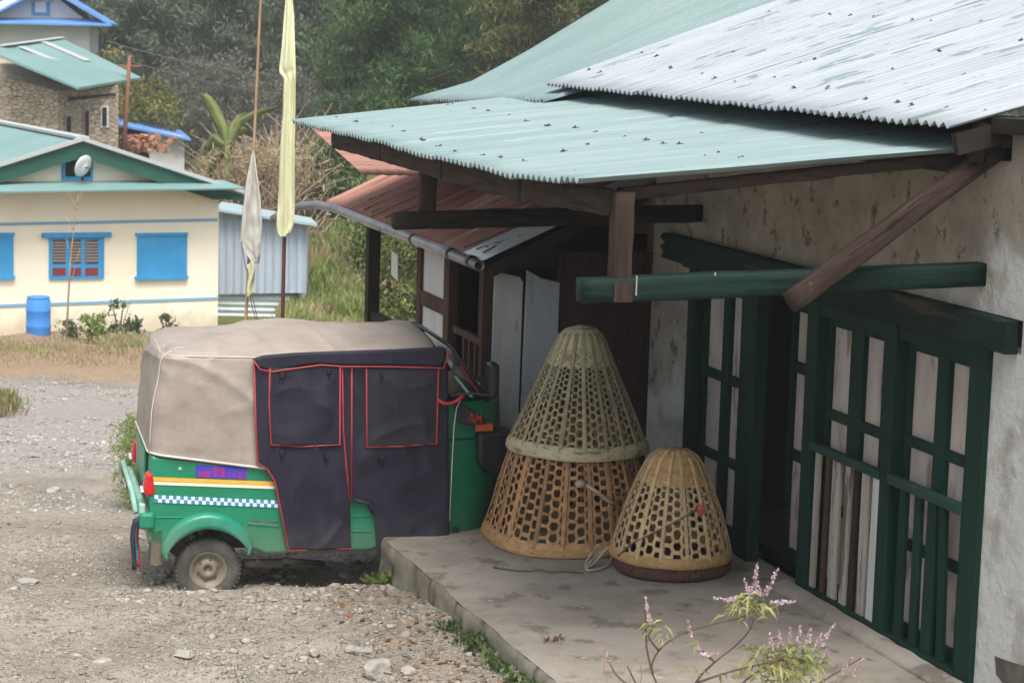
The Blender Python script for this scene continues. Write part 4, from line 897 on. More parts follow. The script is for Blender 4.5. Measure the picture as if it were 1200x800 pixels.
# ------------------------------------------------------------------ baskets
def cone_pt(prof, t):
    k = t*(len(prof)-1); i = min(len(prof)-2, int(k)); u = k-i; return [prof[i][q]*(1-u)+prof[i+1][q]*u for q in (0, 1)]
def basket(t, prof, nd, nr, mats, weave=(0,.86), rim=.075, cap=.16, ribs=16, sq=.10, wd=.011, twist=1.0, seed=1, lean=(0,0)):
    """openwork basket: upright ribs, hoops and two sets of slanting strips, with close-woven rim and top"""
    rn = random.Random(seed); th_m, rim_m = mats
    Hh = prof[-1][1]
    ss = [(r, h) for r, h in prof]
    def R(h):
        for (r0, h0), (r1, h1) in zip(ss, ss[1:]):
            if h <= h1: return r0+(r1-r0)*(h-h0)/(h1-h0)
        return ss[-1][0]
    def pt(a, h, dr=0):
        f = 1+sq*(math.cos(4*(a-.6))*.5)*max(0, 1-h/Hh*1.1)+.015*noise.noise(Vector((math.cos(a)*2, math.sin(a)*2, h*3+seed)))
        r = R(h)*f+dr; return (r*math.cos(a)+lean[0]*h, r*math.sin(a)+lean[1]*h, h+.006*noise.noise(Vector((a*2, h*4, seed))))
    def ribbon(mb, path, w0, tk=.004):
        """path of (a, h, dr); flat strip lying on the surface"""
        P = [Vector(pt(*q)) for q in path]; vs = []
        for i, p in enumerate(P):
            d = (P[min(i+1, len(P)-1)]-P[max(i-1, 0)]).normalized(); nrm = Vector((math.cos(path[i][0]), math.sin(path[i][0]), .35)).normalized(); w = w0(path[i][1]) if callable(w0) else w0; sd = d.cross(nrm).normalized()*w/2
            vs += [p-sd, p+sd, p+sd*.7+nrm*tk, p-sd*.7+nrm*tk]
        n = len(P); fs = []
        for i in range(n-1):
            for k in range(4): fs.append((4*i+k, 4*i+(k+1) % 4, 4*i+4+(k+1) % 4, 4*i+4+k))
        mb.add(vs, fs)
    h0, h1 = rim*.6, Hh*weave[1]
    wv = MB()
    # hoops spaced with the radius
    hs_ = []; h = h0
    while h < h1: hs_.append(h); h += max(.022, 2*PI*R(h)/nd*1.05)*nr
    # staggered six-sided openings: upright strips that waver in and out, bound by short cross strips
    ca = [2*PI*(k+rn.uniform(-.05,.05))/nd for k in range(nd)]; ca.append(ca[0]+2*PI); nd_ = nd
    hh = [h0]
    while hh[-1] < h1: hh.append(hh[-1]+max(.012, 2*PI*R(hh[-1])/nd*.60))
    cj = [[rn.uniform(-.10,.10) for _ in hh] for k in range(nd)]; cj.append(cj[0])
    def rib_a(k, m): return ca[k]+2*PI/nd*(.15 if (m+k) % 2 == 0 else -.15)
    for k in range(nd):
        wj = rn.uniform(.85, 1.2); path = []
        for m, h in enumerate(hh):
            sp_ = 2*PI*R(h)/nd; path.append((rib_a(k, m), h+cj[k][m]*sp_, .004 if (m//2+k) % 2 else .0))
        ribbon(wv, path, lambda z_, wj=wj: 2*PI*R(z_)/nd*.36*wj)
        for m, h in enumerate(hh):
            if (m+k) % 2: continue
            sp_ = 2*PI*R(h)/nd; z0_ = h+cj[k][m]*sp_; z1_ = h+cj[k+1][m]*sp_; e = .25*2*PI/nd; t_ = rn.uniform(-.06,.06)*sp_
            ribbon(wv, [(rib_a(k, m)-e, z0_-t_, .001), ((rib_a(k, m)+ca[k+1]-2*PI/nd*.15)/2, (z0_+z1_)/2, .006), (ca[k+1]-2*PI/nd*.15+e, z1_+t_, .001)], sp_*.42*rn.uniform(.8, 1.2))
    for sgn in ():
        for k in range(nd):
            a = 2*PI*(k+.5*(sgn > 0))/nd+rn.uniform(-.018,.018); path = []; h = h0; wj = rn.uniform(.75,1.15); ph = rn.random()*6; lv = rn.uniform(-.002,.003)
            while h < h1+.01:
                path.append((a+.010*math.sin(h*23+ph), h, .003*sgn*math.cos(len(path)*PI/2)+.002+lv)); st = .024; h += st; a += sgn*twist*st*.577/max(.10, R(h))
            if len(path) > 1: ribbon(wv, path, wd*.95*wj)
    body = wv.build('weave', th_m, t, False)
    rb_ = MB()
    for k in range(ribs):
        a = 2*PI*(k+rn.uniform(-.15,.15))/ribs; tw = rn.uniform(-.05,.05)
        ribbon(rb_, [(a+tw*i/16, .02+(Hh-.03)*i/16, .009) for i in range(17)], wd*1.25, .006)
    rb_.build('rib', th_m, t)
    for k in range(7):
        a = rn.uniform(0, 6.28); h = rn.uniform(.15, .8)*Hh; e = rn.choice((-1, 1))*rn.uniform(.08, .2)
        lo = MB(); lo.tube([pt(a, h, .006), pt(a+e*.5, h+rn.uniform(-.01,.03), .016), pt(a+e, h+rn.uniform(-.03,.05), rn.uniform(.02,.045))], [.004,.0035,.002], 4); lo.build('loose_strand', th_m, t)
    rm = MB(); n = 96
    def rf_(u, v):
        a = 2*PI*u; q = (v*2-1); tk = .016*math.sqrt(max(0, 1-q*q*.9)); h = .004+rim*v
        x, y, z = pt(a, h, tk+.004*math.sin(a*70+v*14)); return (x, y, z)
    rm.grid(rf_, 260, 8)
    rm.grid(lambda u, v: tuple(pt(2*PI*u, .004+rim*v, -.006)), 96, 3)
    rm.build('woven_rim', rim_m, t, True)
    if cap:
        cp = MB(); hh = Hh*(1-cap)
        cp.grid(lambda u, v: pt(2*PI*u, hh+(Hh-hh)*v, .006+.004*math.sin(u*2*PI*22+PI*int(v*12))), 176, 12); cp.build('woven_top', rim_m, t, True)
    return pt
bz = .252
bl = atZ(655, 655, .25); bl = np.array([(676-600)/F*13.95, bl[1]+.585-.42, bl[2]]); big = thing('cane_basket', 'largest tan cane basket standing upside down on the slab, under another basket', 'basket', (bl[0], bl[1]+.42, bz), .5, 'upturned cane baskets on the porch')
prof_big = [(.585,0),(.56,.08),(.51,.25),(.455,.45),(.40,.62),(.345,.75),(.28,.88)]
ptb = basket(big, prof_big, 56, 1.0, (M['bamboo_tan'], M['bamboo_rim']), weave=(0,.97), rim=.085, cap=0, ribs=20, seed=3, wd=.024)
up_ = thing('cane_basket', 'greenish grey cone-shaped basket pulled over the top of the large tan basket', 'basket', (bl[0]+.03, bl[1]+.42, bz+.605), .9, 'upturned cane baskets on the porch')
ptu = basket(up_, [(.455,0),(.44,.06),(.378,.21),(.305,.38),(.228,.55),(.165,.70),(.137,.76),(.105,.80),(.05,.82),(.005,.825)], 52, 1.0, (M['bamboo_grey'], M['bamboo_grey_rim']), weave=(0,.80), rim=.085, cap=.30, ribs=18, seed=5, wd=.021, sq=.05)
sl_ = atZ(788, 682, .25); sx, sy = (797-600)/F*13.2, sl_[1]+.33
tray = thing('cane_tray', 'dark brown woven tray under the small basket by the green door', 'tray', (sx, sy, bz), .2)
def trf(u, v):
    a = 2*PI*u; prof = [(.30,.0),(.345,.0),(.365,.02),(.372,.06),(.368,.095),(.35,.10),(.33,.09),(.30,.088)]; r, h = cone_pt(prof, v); r *= 1+.02*math.cos(3*a+1)
    return ((r+.004*math.sin(a*60)*(.2 < v < .75))*math.cos(a), (r+.004*math.sin(a*60)*(.2 < v < .75))*math.sin(a), h)
MB().grid(trf, 200, 21).build('tray_wall', M['dark_cane'], tray, True)
MB().lathe([(0,.06),(.2,.06),(.32,.07)], 30).build('tray_floor', M['dark_cane'], tray, True)
sb_ = thing('cane_basket', 'small straw coloured basket on the dark tray next to the green door', 'basket', (sx-.005, sy-.01, bz+.085), .7, 'upturned cane baskets on the porch')
pts_ = basket(sb_, [(.37,0),(.362,.06),(.338,.16),(.295,.30),(.243,.44),(.195,.55),(.16,.62),(.12,.665),(.06,.69),(.005,.695)], 38, 1.0, (M['bamboo_small'], M['bamboo_rim']), weave=(0,.74), rim=.065, cap=.30, ribs=15, seed=9, wd=.020, sq=.03)
# things lying on the baskets
def on_basket(t, pt, a, h, dr): return Vector(t.location)+Matrix.Rotation(t.rotation_euler.z, 3, 'Z') @ Vector(pt(a, h, dr))
def az(t, px): 
    """local azimuth that faces the camera, shifted by px fraction"""
    return -PI/2+px-t.rotation_euler.z
rope = thing('head_strap', 'grey jute head strap slung between the two tan baskets', 'strap')
A_ = [on_basket(big, ptb, az(big, q), h, .03) for q, h in ((.02,.46),(.10,.47),(.16,.46))]
B_ = [on_basket(big, ptb, az(big, q), h, .035) for q, h in ((.16,.46),(.3,.42),(.45,.36),(.6,.33))]
MB().tube(A_, [.018,.030,.015], 8).build('knot', M['strap'], rope, True)
MB().tube(B_, [.010,.012,.012,.010], 8).build('band', M['strap'], rope, True)
C0 = [atZ(x, y, z) for x, y, z in ((702,638,.40),(692,650,.31),(686,662,.268),(690,668,.264),(702,666,.262),(712,662,.262),(718,652,.29),(722,640,.36))]
C1 = [atZ(x, y, z) for x, y, z in ((722,634,.42),(708,644,.34),(694,656,.285),(688,664,.275),(696,660,.275),(706,648,.33),(716,640,.38))]
for c in (C0, C1):
    out = []
    for i in range(len(c)-1):
        for k in range(4):
            p0, p1, p2, p3 = c[max(i-1,0)], c[i], c[i+1], c[min(i+2, len(c)-1)]; u = k/4
            out.append(.5*(2*p1+(p2-p0)*u+(2*p0-5*p1+4*p2-p3)*u*u+(3*p1-p0-3*p2+p3)*u**3))
    MB().tube(out+[c[-1]], .008, 7).build('loop', M['strap'], rope, True)
r2 = thing('cord_over_basket', 'thin brown cord running up across the small straw basket', 'cord')
MB().tube([on_basket(sb_, pts_, az(sb_, q), h, .018) for q, h in ((-1.1,.03),(-.8,.13),(-.4,.22),(0,.29),(.3,.34),(.55,.37))], .0055, 6).build('cord_length', M['twig'], r2, True)
rc = thing('red_rag', 'red scrap of cloth tied on the side of the small straw basket', 'rag')
p0 = on_basket(sb_, pts_, az(sb_, .55), .37, .02)
MB().grid(lambda u, v: (p0.x+.032*(u-.5)+.006*math.sin(v*9), p0.y-.015+.008*math.sin(u*6+v*3), p0.z+.02-.055*v+.01*math.sin(u*7)), 5, 6).build('cloth', M['redcloth'], rc, True, solid=.006)
r3 = thing('loose_string', 'thin dark string lying on the concrete in front of the largest basket', 'string')
MB().tube([atZ(x, y, .258) for x, y in ((578,664),(590,666),(604,668),(622,669),(632,667),(644,670),(662,669),(684,671))], .0055, 6).build('string_length', M['cord'], r3, True)
#PART4
# ------------------------------------------------------------------ far buildings: a frame per facade
class Facade:
    """x along the facade to the right, y back into the building, z up"""
    def __init__(s, px, py, D, deg):
        q = atY(px, py, D); s.o = np.array([q[0], q[1], 0]); t = math.radians(deg); s.rot = t
        s.x = np.array([math.cos(t), math.sin(t), 0]); s.y = np.array([-math.sin(t), math.cos(t), 0])
    def p(s, x, y, off=0):
        q = onplane(x, y, s.o+s.y*off, s.y)-s.o; return (q.dot(s.x), off, q[2])
    def side(s, x, y, xx):
        q = onplane(x, y, s.o+s.x*xx, s.x)-s.o; return (xx, q.dot(s.y), q[2])
    def P(s, l, off=0): return [s.p(x, y, off) for x, y in l]
    def thing(s, *a, **k): return thing(*a, loc=(s.o[0], s.o[1], 0), rz=s.rot, **k)
yh = Facade(254, 385, 40, 26)
yt = yh.thing('yellow_house', 'cream yellow house with blue shutters and a teal gable roof', 'house')
zb = ground_h(yh.o[0], 39)-1.0
ap = yh.p(91, 172); er = yh.p(258, 217); el = (2*ap[0]-er[0], 0, er[2]+.0)
MB().prism([(el[0],0,zb),(er[0]-.02,0,zb),(er[0]-.02,0,er[2]-.12),(ap[0],0,ap[2]-.05),(el[0],0,el[2]-.12)], (0,8.5,0)).build('wall', M['cream'], yt)
def yline(y0, y1, h):
    a = yh.p(-40, y0+.6, -.02); b = yh.p(255, y1, -.02); return MB().prism([a, b, (b[0],-.02,b[2]-h), (a[0],-.02,a[2]-h)], (0,.02,0))
yline(261.5, 256, .05).build('blue_band', M['blue_line'], yt); yline(357.5, 348, .05).build('blue_band', M['blue_line'], yt)
# roof: ridge runs back; sheets overhang the gable
ov = -.35; rz_ = ap[2]+.16; ze = er[2]-.12; rx = er[0]+.35; lx = 2*ap[0]-rx
rm_ = MB()
for x1 in (rx, lx):
    rm_.prism([(ap[0],ov,rz_),(x1,ov,ze),(x1,ov,ze-.05),(ap[0],ov,rz_-.05)], (0,9.4,0))
rm_.build('gable_roof', M['house_teal'], yt)
rg = MB(); rg.beam((ap[0],ov,rz_+.02), (ap[0],9,rz_+.02), .25, .05)
for x1 in (rx, lx): rg.beam((ap[0],ov-.03,rz_+.0), (x1,ov-.03,ze+.02), .05, .07)
rg.build('ridge_cap', M['ridge'], yt)
fb = MB()
for x1 in (rx, lx): 
    fb.prism([(ap[0],ov+.02,rz_-.06),(x1,ov+.02,ze-.06),(x1,ov+.02,ze-.14),(x1+(ap[0]-x1)*.2,ov+.02,ze-.14+(rz_-ze)*.02),(ap[0],ov+.02,rz_-.34)], (0,.04,0))
fb.build('fascia_board', M['fascia'], yt)
# pent strip under the gable
e0 = yh.p(-60, 214.5, -.05); e1 = yh.p(262, 212, -.05); f0 = yh.p(-60, 226.5, -.8); f1 = yh.p(287, 221, -.8)
MB().prism([e0, e1, (e1[0],e1[1],e1[2]-.03), (e0[0],e0[1],e0[2]-.03)], (0,.02,0)).add([e0, e1, (f1[0], -.8, f1[2]), (f0[0], -.8, f0[2])], [(0,1,2,3)]).build('pent_roof', M['house_teal'], yt, solid=.03)
def rect(px0, py0, px1, py1, off, th, F_=None, dy=0):
    F_ = F_ or yh; a = F_.p(px0, py0, off); b = F_.p(px1, py1, off)
    return MB().box(a[0], b[0], off, off+th, b[2], a[2])
wn = rect(58, 277, 122, 326, -.05, .06).build('window', M['blue'], yt)
rect(50, 273.5, 131, 278, -.10, .12).build('window_head', M['blue'], wn)
for x0, x1 in ((62,77),(82,95),(100,115)):
    p_ = rect(x0, 281, x1, 309, -.058, .01).build('pane', M['wglass'], wn)
    for k in range(4): rect(x0+2+k*3.6, 281, x0+3.2+k*3.6, 309, -.065, .008).build('window_bar', M['bargrey'], wn) if 0 else None
    br = MB(); a = yh.p(x0, 281, -.066); b = yh.p(x1, 309, -.066)
    for k in range(1, 8): zz = a[2]+(b[2]-a[2])*k/8; br.box(a[0], b[0], -.066, -.060, zz-.012, zz+.012)
    br.build('window_bar', M['bargrey'], wn)
    rect(x0, 314, x1, 322.5, -.062, .012).build('red_panel', M['maroon_p'], wn)
for x0, x1, lab in ((161.5,219,0),(-25,16,0)):
    s_ = rect(x0, 274.5, x1, 325.5, -.05, .06).build('shutter', M['blue'], yt)
    rect(x0-2, 324.5, x1+2, 327, -.09, .11).build('shutter_sill', M['blue'], s_); rect(x0-1.5, 273.5, x1+1.5, 276, -.08, .1).build('shutter_head', M['blue'], s_)
gw = rect(73, 181, 109, 211, -.06, .07).build('gable_window', M['blue'], yt)
rect(77, 184, 88, 207, -.07, .012).build('pane', M['interior'], gw); rect(92, 184, 106, 207, -.07, .012).build('pane', M['interior'], gw)
ds = yh.thing('satellite_dish', 'grey satellite dish fixed in the gable window of the cream yellow house', 'satellite dish')
dc = yh.p(100, 196, -.45); dd = MB()
dd.lathe([(0,.0),(.10,.010),(.17,.035),(.21,.06)], 28, 'y', (0,0,0)); dsh = dd.build('dish', M['zinc'], ds, True, solid=.01); dsh.location = dc; dsh.rotation_euler = (.35, 0, .6)
MB().tube([dc, (dc[0]+.05, dc[1]-.28, dc[2]-.02)], .012, 6).build('feed_arm', M['black'], ds); MB().tube([dc, (dc[0]+.05, -.05, dc[2]-.25)], .02, 6).build('mount', M['black'], ds)
# drum
bp = atY(45, 398, 37.6); bt = thing('plastic_drum', 'upright blue plastic drum standing by the cream yellow wall', 'drum', (bp[0], bp[1], bp[2]))
MB().lathe([(0,0),(.20,0),(.215,.03),(.215,.22),(.222,.24),(.222,.26),(.215,.28),(.215,.50),(.222,.52),(.222,.54),(.215,.56),(.212,.71),(.19,.745),(.20,.76),(.20,.775),(.17,.775),(.165,.76),(0,.76)], 28).build('drum_body', M['barrel'], bt, True)
# grey sheet shed beside the yellow house
sh = Facade(256, 370, 43.5, 4)
stt = sh.thing('sheet_metal_shed', 'blue grey sheet metal shed with white lower wall beside the cream yellow house', 'shed')
a = sh.p(252, 243); b = sh.p(360, 262); c = sh.p(360, 343); d = sh.p(252, 345)
def ribbed(x0, x1, z00, z01, z10, z11, pitch, amp, horiz=False, off=0):
    n = 160
    if not horiz: return MB().grid(lambda u, v: (x0+(x1-x0)*u, off+amp*math.sin(2*PI*(x1-x0)*u/pitch), (z00+(z01-z00)*u)*(1-v)+(z10+(z11-z10)*u)*v), n*2, 1)
    return MB().grid(lambda u, v: (x0+(x1-x0)*v, off+amp*math.sin(2*PI*(z10-z00)*u/pitch), z00+(z10-z00)*u), n, 1)
ribbed(a[0], b[0], d[2], c[2], a[2], b[2], .16, .02).build('upper_wall', M['shedblue'], stt, solid=.01)
c2_ = sh.p(345, 343); g0 = sh.p(252, 400)
ribbed(d[0], c2_[0], g0[2]-1, 0, d[2], 0, .12, .025, True, .12).build('lower_wall', M['shedwhite'], stt, solid=.01)
MB().box(c2_[0]-.03, c2_[0]+.08, .02, .2, g0[2]-1, c[2]).build('corner_post', M['brown'], stt)
MB().box(a[0]+.02, b[0]-.02, .2, 2.1, g0[2]-1, b[2]-.2).build('shed_body', M['shedblue'], stt)
r0 = sh.p(250, 247, -.3); r1 = sh.p(372, 265.5, -.3); q0 = sh.p(250, 234, 1.5)
MB().prism([(r0[0],-.3,r0[2]),(r1[0],-.3,r1[2]),(r1[0]-.2,2.3,r1[2]-.08),(r0[0],2.3,r0[2]-.05)], (0,0,.05)).build('shed_roof', M['shedroof'], stt)
# stone house on the slope
hs_l = Facade(68, 150, 60, -18)
sth = hs_l.thing('stone_house', 'rough stone house with teal roof up the slope behind the cream yellow house', 'house')
def masonry():
    m = bpy.data.materials.new('rubble_stone'); m.use_nodes = True; nt = m.node_tree; N = nt.nodes; L = nt.links; b = N['Principled BSDF']; b.inputs['Roughness'].default_value = .95
    tc = N.new('ShaderNodeTexCoord'); mp = N.new('ShaderNodeMapping'); mp.inputs['Scale'].default_value = (4.5, 4.5, 12); L.new(tc.outputs['Object'], mp.inputs[0])
    vo = N.new('ShaderNodeTexVoronoi'); vo.inputs['Scale'].default_value = 1; L.new(mp.outputs[0], vo.inputs['Vector'])
    ve = N.new('ShaderNodeTexVoronoi'); ve.feature = 'DISTANCE_TO_EDGE'; ve.inputs['Scale'].default_value = 1; L.new(mp.outputs[0], ve.inputs['Vector'])
    cr = N.new('ShaderNodeValToRGB'); e = cr.color_ramp.elements; e[0].color = (.36,.285,.215,1); e[1].color = (.50,.42,.33,1)
    sp = N.new('ShaderNodeSeparateColor'); L.new(vo.outputs['Color'], sp.inputs[0]); L.new(sp.outputs[0], cr.inputs[0])
    mr = N.new('ShaderNodeMapRange'); mr.inputs['From Max'].default_value = .07; L.new(ve.outputs['Distance'], mr.inputs[0])
    mx = N.new('ShaderNodeMix'); mx.data_type = 'RGBA'; mx.inputs[6].default_value = (.23,.185,.14,1); L.new(mr.outputs[0], mx.inputs[0]); L.new(cr.outputs[0], mx.inputs[7]); L.new(mx.outputs[2], b.inputs['Base Color'])
    bp = N.new('ShaderNodeBump'); bp.inputs['Distance'].default_value = .04; L.new(mr.outputs[0], bp.inputs['Height']); L.new(bp.outputs[0], b.inputs['Normal']); return m
STM = masonry()
# corner at px 68; left wall faces the camera, right wall recedes
k0 = hs_l.p(68, 100); 
rightw = hs_l.side  # right wall lies on x = k0[0]
rc0 = hs_l.side(140, 97, k0[0]) if 0 else None
wl_x = -6.0; wd = 3.9
zg = -2.6; top = hs_l.p(68, 104)[2]
hs_r = Facade(68, 150, 60, 52)
cr_ = hs_r.p(139, 100); rlen = cr_[0]
hx = np.array([math.cos(math.radians(70)), math.sin(math.radians(70))])*rlen     # right wall direction in the left-wall frame
zl = hs_l.p(0, 70)[2]; xl = hs_l.p(0, 70)[0]
sw = MB(); ztop = hs_l.p(68, 105)[2]; zt2 = cr_[2]+.1
foot = [(k0[0]+xl*2.2, 0), (k0[0], 0), (k0[0]+hx[0], hx[1]), (k0[0]+xl*2.2, hx[1]+3)]
zt = [zl+.0, ztop-.05, zt2-.1, zl]
vs = [(x, y, zg) for x, y in foot]+[(x, y, z) for (x, y), z in zip(foot, zt)]
sw.add(vs, [(0,1,5,4),(1,2,6,5),(2,3,7,6),(3,0,4,7),(4,5,6,7)]); sw.build('wall', STM, sth)
def onr(px, py, off=0):
    q = onplane(px, py, hs_r.o+hs_r.y*off, hs_r.y); d_ = q-hs_l.o; return (d_.dot(hs_l.x), d_.dot(hs_l.y), q[2])
for (x0, y0, x1, y1) in ((76.5,134.5,85,157),(98,128,106,162),(118,124,127,150)):
    fr0 = MB().prism([onr(x0,y0+1,-.06), onr(x1,y0,-.06), onr(x1,y1-.5,-.06), onr(x0,y1,-.06)], V(hs_r.y*0)+Vector((-.02,.05,0))).build('window', M['whitewall'] if x0 > 110 else M['bargrey'], sth)
    MB().prism([onr(x0+1.8,y0+2.5,-.09), onr(x1-1.8,y0+1.8,-.09), onr(x1-1.8,y1-2.5,-.09), onr(x0+1.8,y1-2,-.09)], Vector((-.01,.02,0))).build('pane', M['interior'], fr0)
sb2 = MB().prism([onr(79,115,-.05), onr(136,109,-.05), onr(136,111.5,-.05), onr(79,118.5,-.05)], Vector((-.03,.05,0))).build('shadow_beam', M['dark'], sth)  # dark strip added as the shade under the roof edge
# roof: front corner (92,105), right corner (165,93), back top (72,48), left (0,57)-(0,68)
def atD(x, y, D): q = atY(x, y, D)-hs_l.o; return (q.dot(hs_l.x), q.dot(hs_l.y), q[2])
A1 = atD(92,105.5,59.2); B1 = atD(165.5,93.5,63.5); C1_ = atD(73,48,66.5); D1 = atD(0,57,62.5); E1 = atD(-2,68,58.8)
E1 = tuple(np.array(A1)+(np.array(D1)-np.array(C1_))*1.0)
rr0 = MB().prism([A1, B1, C1_, tuple(np.array(C1_)*2.0-np.array(B1)*1.0+np.array((0,0,-.0)))] if 0 else [A1, B1, C1_, D1, atD(0,67.5,59.0)], (0,0,.07)).build('roof', M['house_teal'], sth)
for (p, q) in (((25,58.5),(75,79.5)),((52,53),(103,75)),((0,57.5),(73,47.5))):
    pa = Vector(atD(*p, 62.2 if p[0] != 0 else 62.5)); pb = Vector(atD(*q, 61.0 if p[0] != 0 else 66.4)); 
    # drop onto the roof plane
    nrm = (Vector(B1)-Vector(A1)).cross(Vector(C1_)-Vector(A1)).normalized(); camL = Vector((np.array(CAM-hs_l.o).dot(hs_l.x), np.array(CAM-hs_l.o).dot(hs_l.y), CAM[2]))
    def drop(pp): d_ = pp-camL; return camL+d_*((Vector(A1)-camL).dot(nrm)/d_.dot(nrm))
    pa, pb = drop(pa)+Vector((0,0,.09)), drop(pb)+Vector((0,0,.09))
    MB().beam(pa, pb, .26, .03).build('pale_sheet' if p[0] != 0 else 'ridge_cap', M['ridge'], sth)
# white house with blue roof above it
wh = Facade(105, 58, 76, 8)
wt = wh.thing('white_house', 'white house with sky blue roof at the top of the slope', 'house')
zr = wh.p(105, 29)[2]
MB().prism([(wh.p(-60,20)[0],0,-1),(wh.p(104.5,30)[0],0,-1),(wh.p(104.5,30)[0],0,wh.p(104,27)[2]),(wh.p(52,-14)[0],0,wh.p(52,-14)[2]),(wh.p(-60,20)[0],0,wh.p(-60,20)[2])], (0,6,0)).build('wall', M['whitewall'], wt)
MB().prism([wh.p(-60,22,-.1), wh.p(118,24,-.1), (wh.p(131,31,-.9)[0],-.9,wh.p(131,31,-.9)[2]), (wh.p(-60,26,-.9)[0],-.9,wh.p(-60,27,-.9)[2])], (0,0,.06)).build('pent_roof', M['bluesheet'], wt)
gr_ = MB(); pk = wh.p(54,-17,-.8); pr2 = wh.p(128,27,-.8)
gr_.prism([pk, pr2, (pr2[0],-.8,pr2[2]-.08), (pk[0],-.8,pk[2]-.1)], (0,7,0)); pl2 = (2*pk[0]-pr2[0], -.8, pr2[2]); gr_.prism([pk, pl2, (pl2[0],-.8,pl2[2]-.08), (pk[0],-.8,pk[2]-.1)], (0,7,0))
gr_.build('gable_roof', M['bluesheet'], wt)
w3 = rect(37,-6,58,18.5,-.06,.08,wh).build('gable_window', M['blue'], wt); rect(41,-3,54,15,-.075,.012,wh).build('pane', M['whitewall'], w3); rect(35,-4,61,2.5,-.15,.1,wh).build('window_hood', M['rust_pale'], wt)
# small white hut
hu = Facade(182, 160, 66, 14)
ht = hu.thing('white_hut', 'small low white hut with bright blue roof right of the stone house', 'hut')
MB().prism([hu.p(175,215), hu.p(216,215), hu.p(216,160), hu.p(175,152)], (0,2.5,0)).build('wall', M['whitewall'], ht)
MB().prism([hu.p(146,215,.15), hu.p(174,215,.15), hu.p(174,152,.15), hu.p(146,146,.15)], (0,2,0)).build('open_bay', M['interior'], ht)  # solid block; the shade inside the bay is its near-black colour
MB().prism([hu.p(140,146,-.4), hu.p(224,163,-.4), hu.p(224,165.5,-.4), hu.p(140,148.5,-.4)], (0,3.4,.12)).build('roof', M['bluesheet'], ht)
rub = thing('brick_pile', 'heap of orange brick rubble between the stone house and the white hut', 'brick pile')
rq = []; rg_ = random.Random(4)
for i in range(70):
    p = atY(rg_.triangular(135, 205, 155), rg_.uniform(158, 178), 63+rg_.random()*2); d = Vector((rg_.uniform(-1,1), rg_.uniform(-1,1), rg_.uniform(-.4,.4))).normalized()*.11; MB().beam(V(p)-d, V(p)+d, .11, .08).build('brick', M['brick'], rub)
# utility pole and wires
up0 = atY(152, 65, 62.5); up1 = atY(143, 200, 62.5)
pp = thing('utility_pole', 'thin reddish wooden pole at the corner of the stone house', 'pole', (up1[0], up1[1], up1[2]))
MB().tube([(0,0,-.3), tuple(np.array(up0)-np.array(up1))], [.075,.055], 8).build('shaft', M['rustpole'], pp, True)
MB().beam(tuple(np.array(up0)-np.array(up1)+np.array((-.35,0,-.3))), tuple(np.array(up0)-np.array(up1)+np.array((.35,0,-.3))), .06, .06).build('crossarm', M['rustpole'], pp)
wr = thing('power_lines', 'pair of thin power lines sagging across the wooded slope', 'power line')
for (x0, y0, x1, y1, sg) in ((124,48,460,93,.35),(152,72,460,118,.3)):
    a = V(atY(x0, y0, 62)); b = V(atY(x1, y1, 60)); MB().tube([a+(b-a)*t/16+Vector((0,0,-sg*4*(t/16)*(1-t/16))) for t in range(17)], .014, 5).build('wire', M['wire'], wr)
# ------------------------------------------------------------------ prayer flags
def flag(D, tops, bots, cloth, mt, name, label, pm_, seed, r0=.017, cat='flag'):
    base = atY(*bots, D); gz_ = ground_h(base[0], D); t0 = V(atY(*tops, D)); b_ = V(base); dr = (b_-t0).normalized(); foot = b_+dr*((b_.z-gz_+.2)/-dr.z)
    t = thing(name, label, cat, (foot.x, foot.y, foot.z))
    top = t0-dr*1.2
    MB().tube([(0,0,0), (b_-foot)*.5, b_-foot, (t0-foot)+Vector((.01,0,0)), top-foot], [r0*1.15, r0*1.1, r0, r0*.8, r0*.6], 8).build('flagpole', pm_, t, True)
    # cloth edges given by left/right outline in the photograph's plane, folded in depth
    def fn(u, v):
        k = v*(len(cloth)-1); i = min(len(cloth)-2, int(k)); q = k-i
        y = cloth[i][0]*(1-q)+cloth[i+1][0]*q; l = cloth[i][1]*(1-q)+cloth[i+1][1]*q; r = cloth[i][2]*(1-q)+cloth[i+1][2]*q
        p = V(atY(l+(r-l)*u, y, D))-foot; w = (r-l)/140
        p.y += (-.04+.018*math.sin(u*7+v*4+seed)+.008*math.sin(u*15-v*7)+.015*noise.noise(Vector((u*4, v*9, seed))))*min(1, .25+v*3); return tuple(p)
    MB().grid(fn, 26, 60).build('cloth', mt, t, True, solid=.002); return t
flag(18, (338,0), (331,376), [(-60,339,345),(0,335,343),(20,333,345),(50,331,346),(80,327.5,347),(86,328,347),(92,333,347),(130,332,347),(170,329,346),(220,327,346),(245,326,346),(262,325,345),(272,326.5,341),(277,330,336)], M['yflag'], 'prayer_flag', 'long pale yellow prayer flag hanging on a dark red pole', M['redpole'], 1)
wf = flag(18.6, (304,0), (288,378), [(176,296,298),(190,293.5,300),(215,289,304),(240,286,307),(262,284,308.5),(282,282.5,306),(296,289,306),(308,297,304)], M['wflag'], 'prayer_flag', 'greyish white flag hanging limp on a thin bamboo pole', M['pole'], 2, .014)
yr = thing('yellow_ribbon', 'short yellow cloth strip tied low on the bamboo pole with the white flag', 'ribbon')
def yfn(u, v):
    p = atY(289+8*u+2*v+1.5*math.sin(v*6), 311+38*v-6*u, 18.55); return (p[0], p[1]+.02*math.sin(u*5+v*4), p[2])
MB().grid(yfn, 8, 16).build('cloth', M['yflag'], yr, True, solid=.002)
cdv = thing('flag_cords', 'two slack cords hanging below the greyish white flag', 'cord')
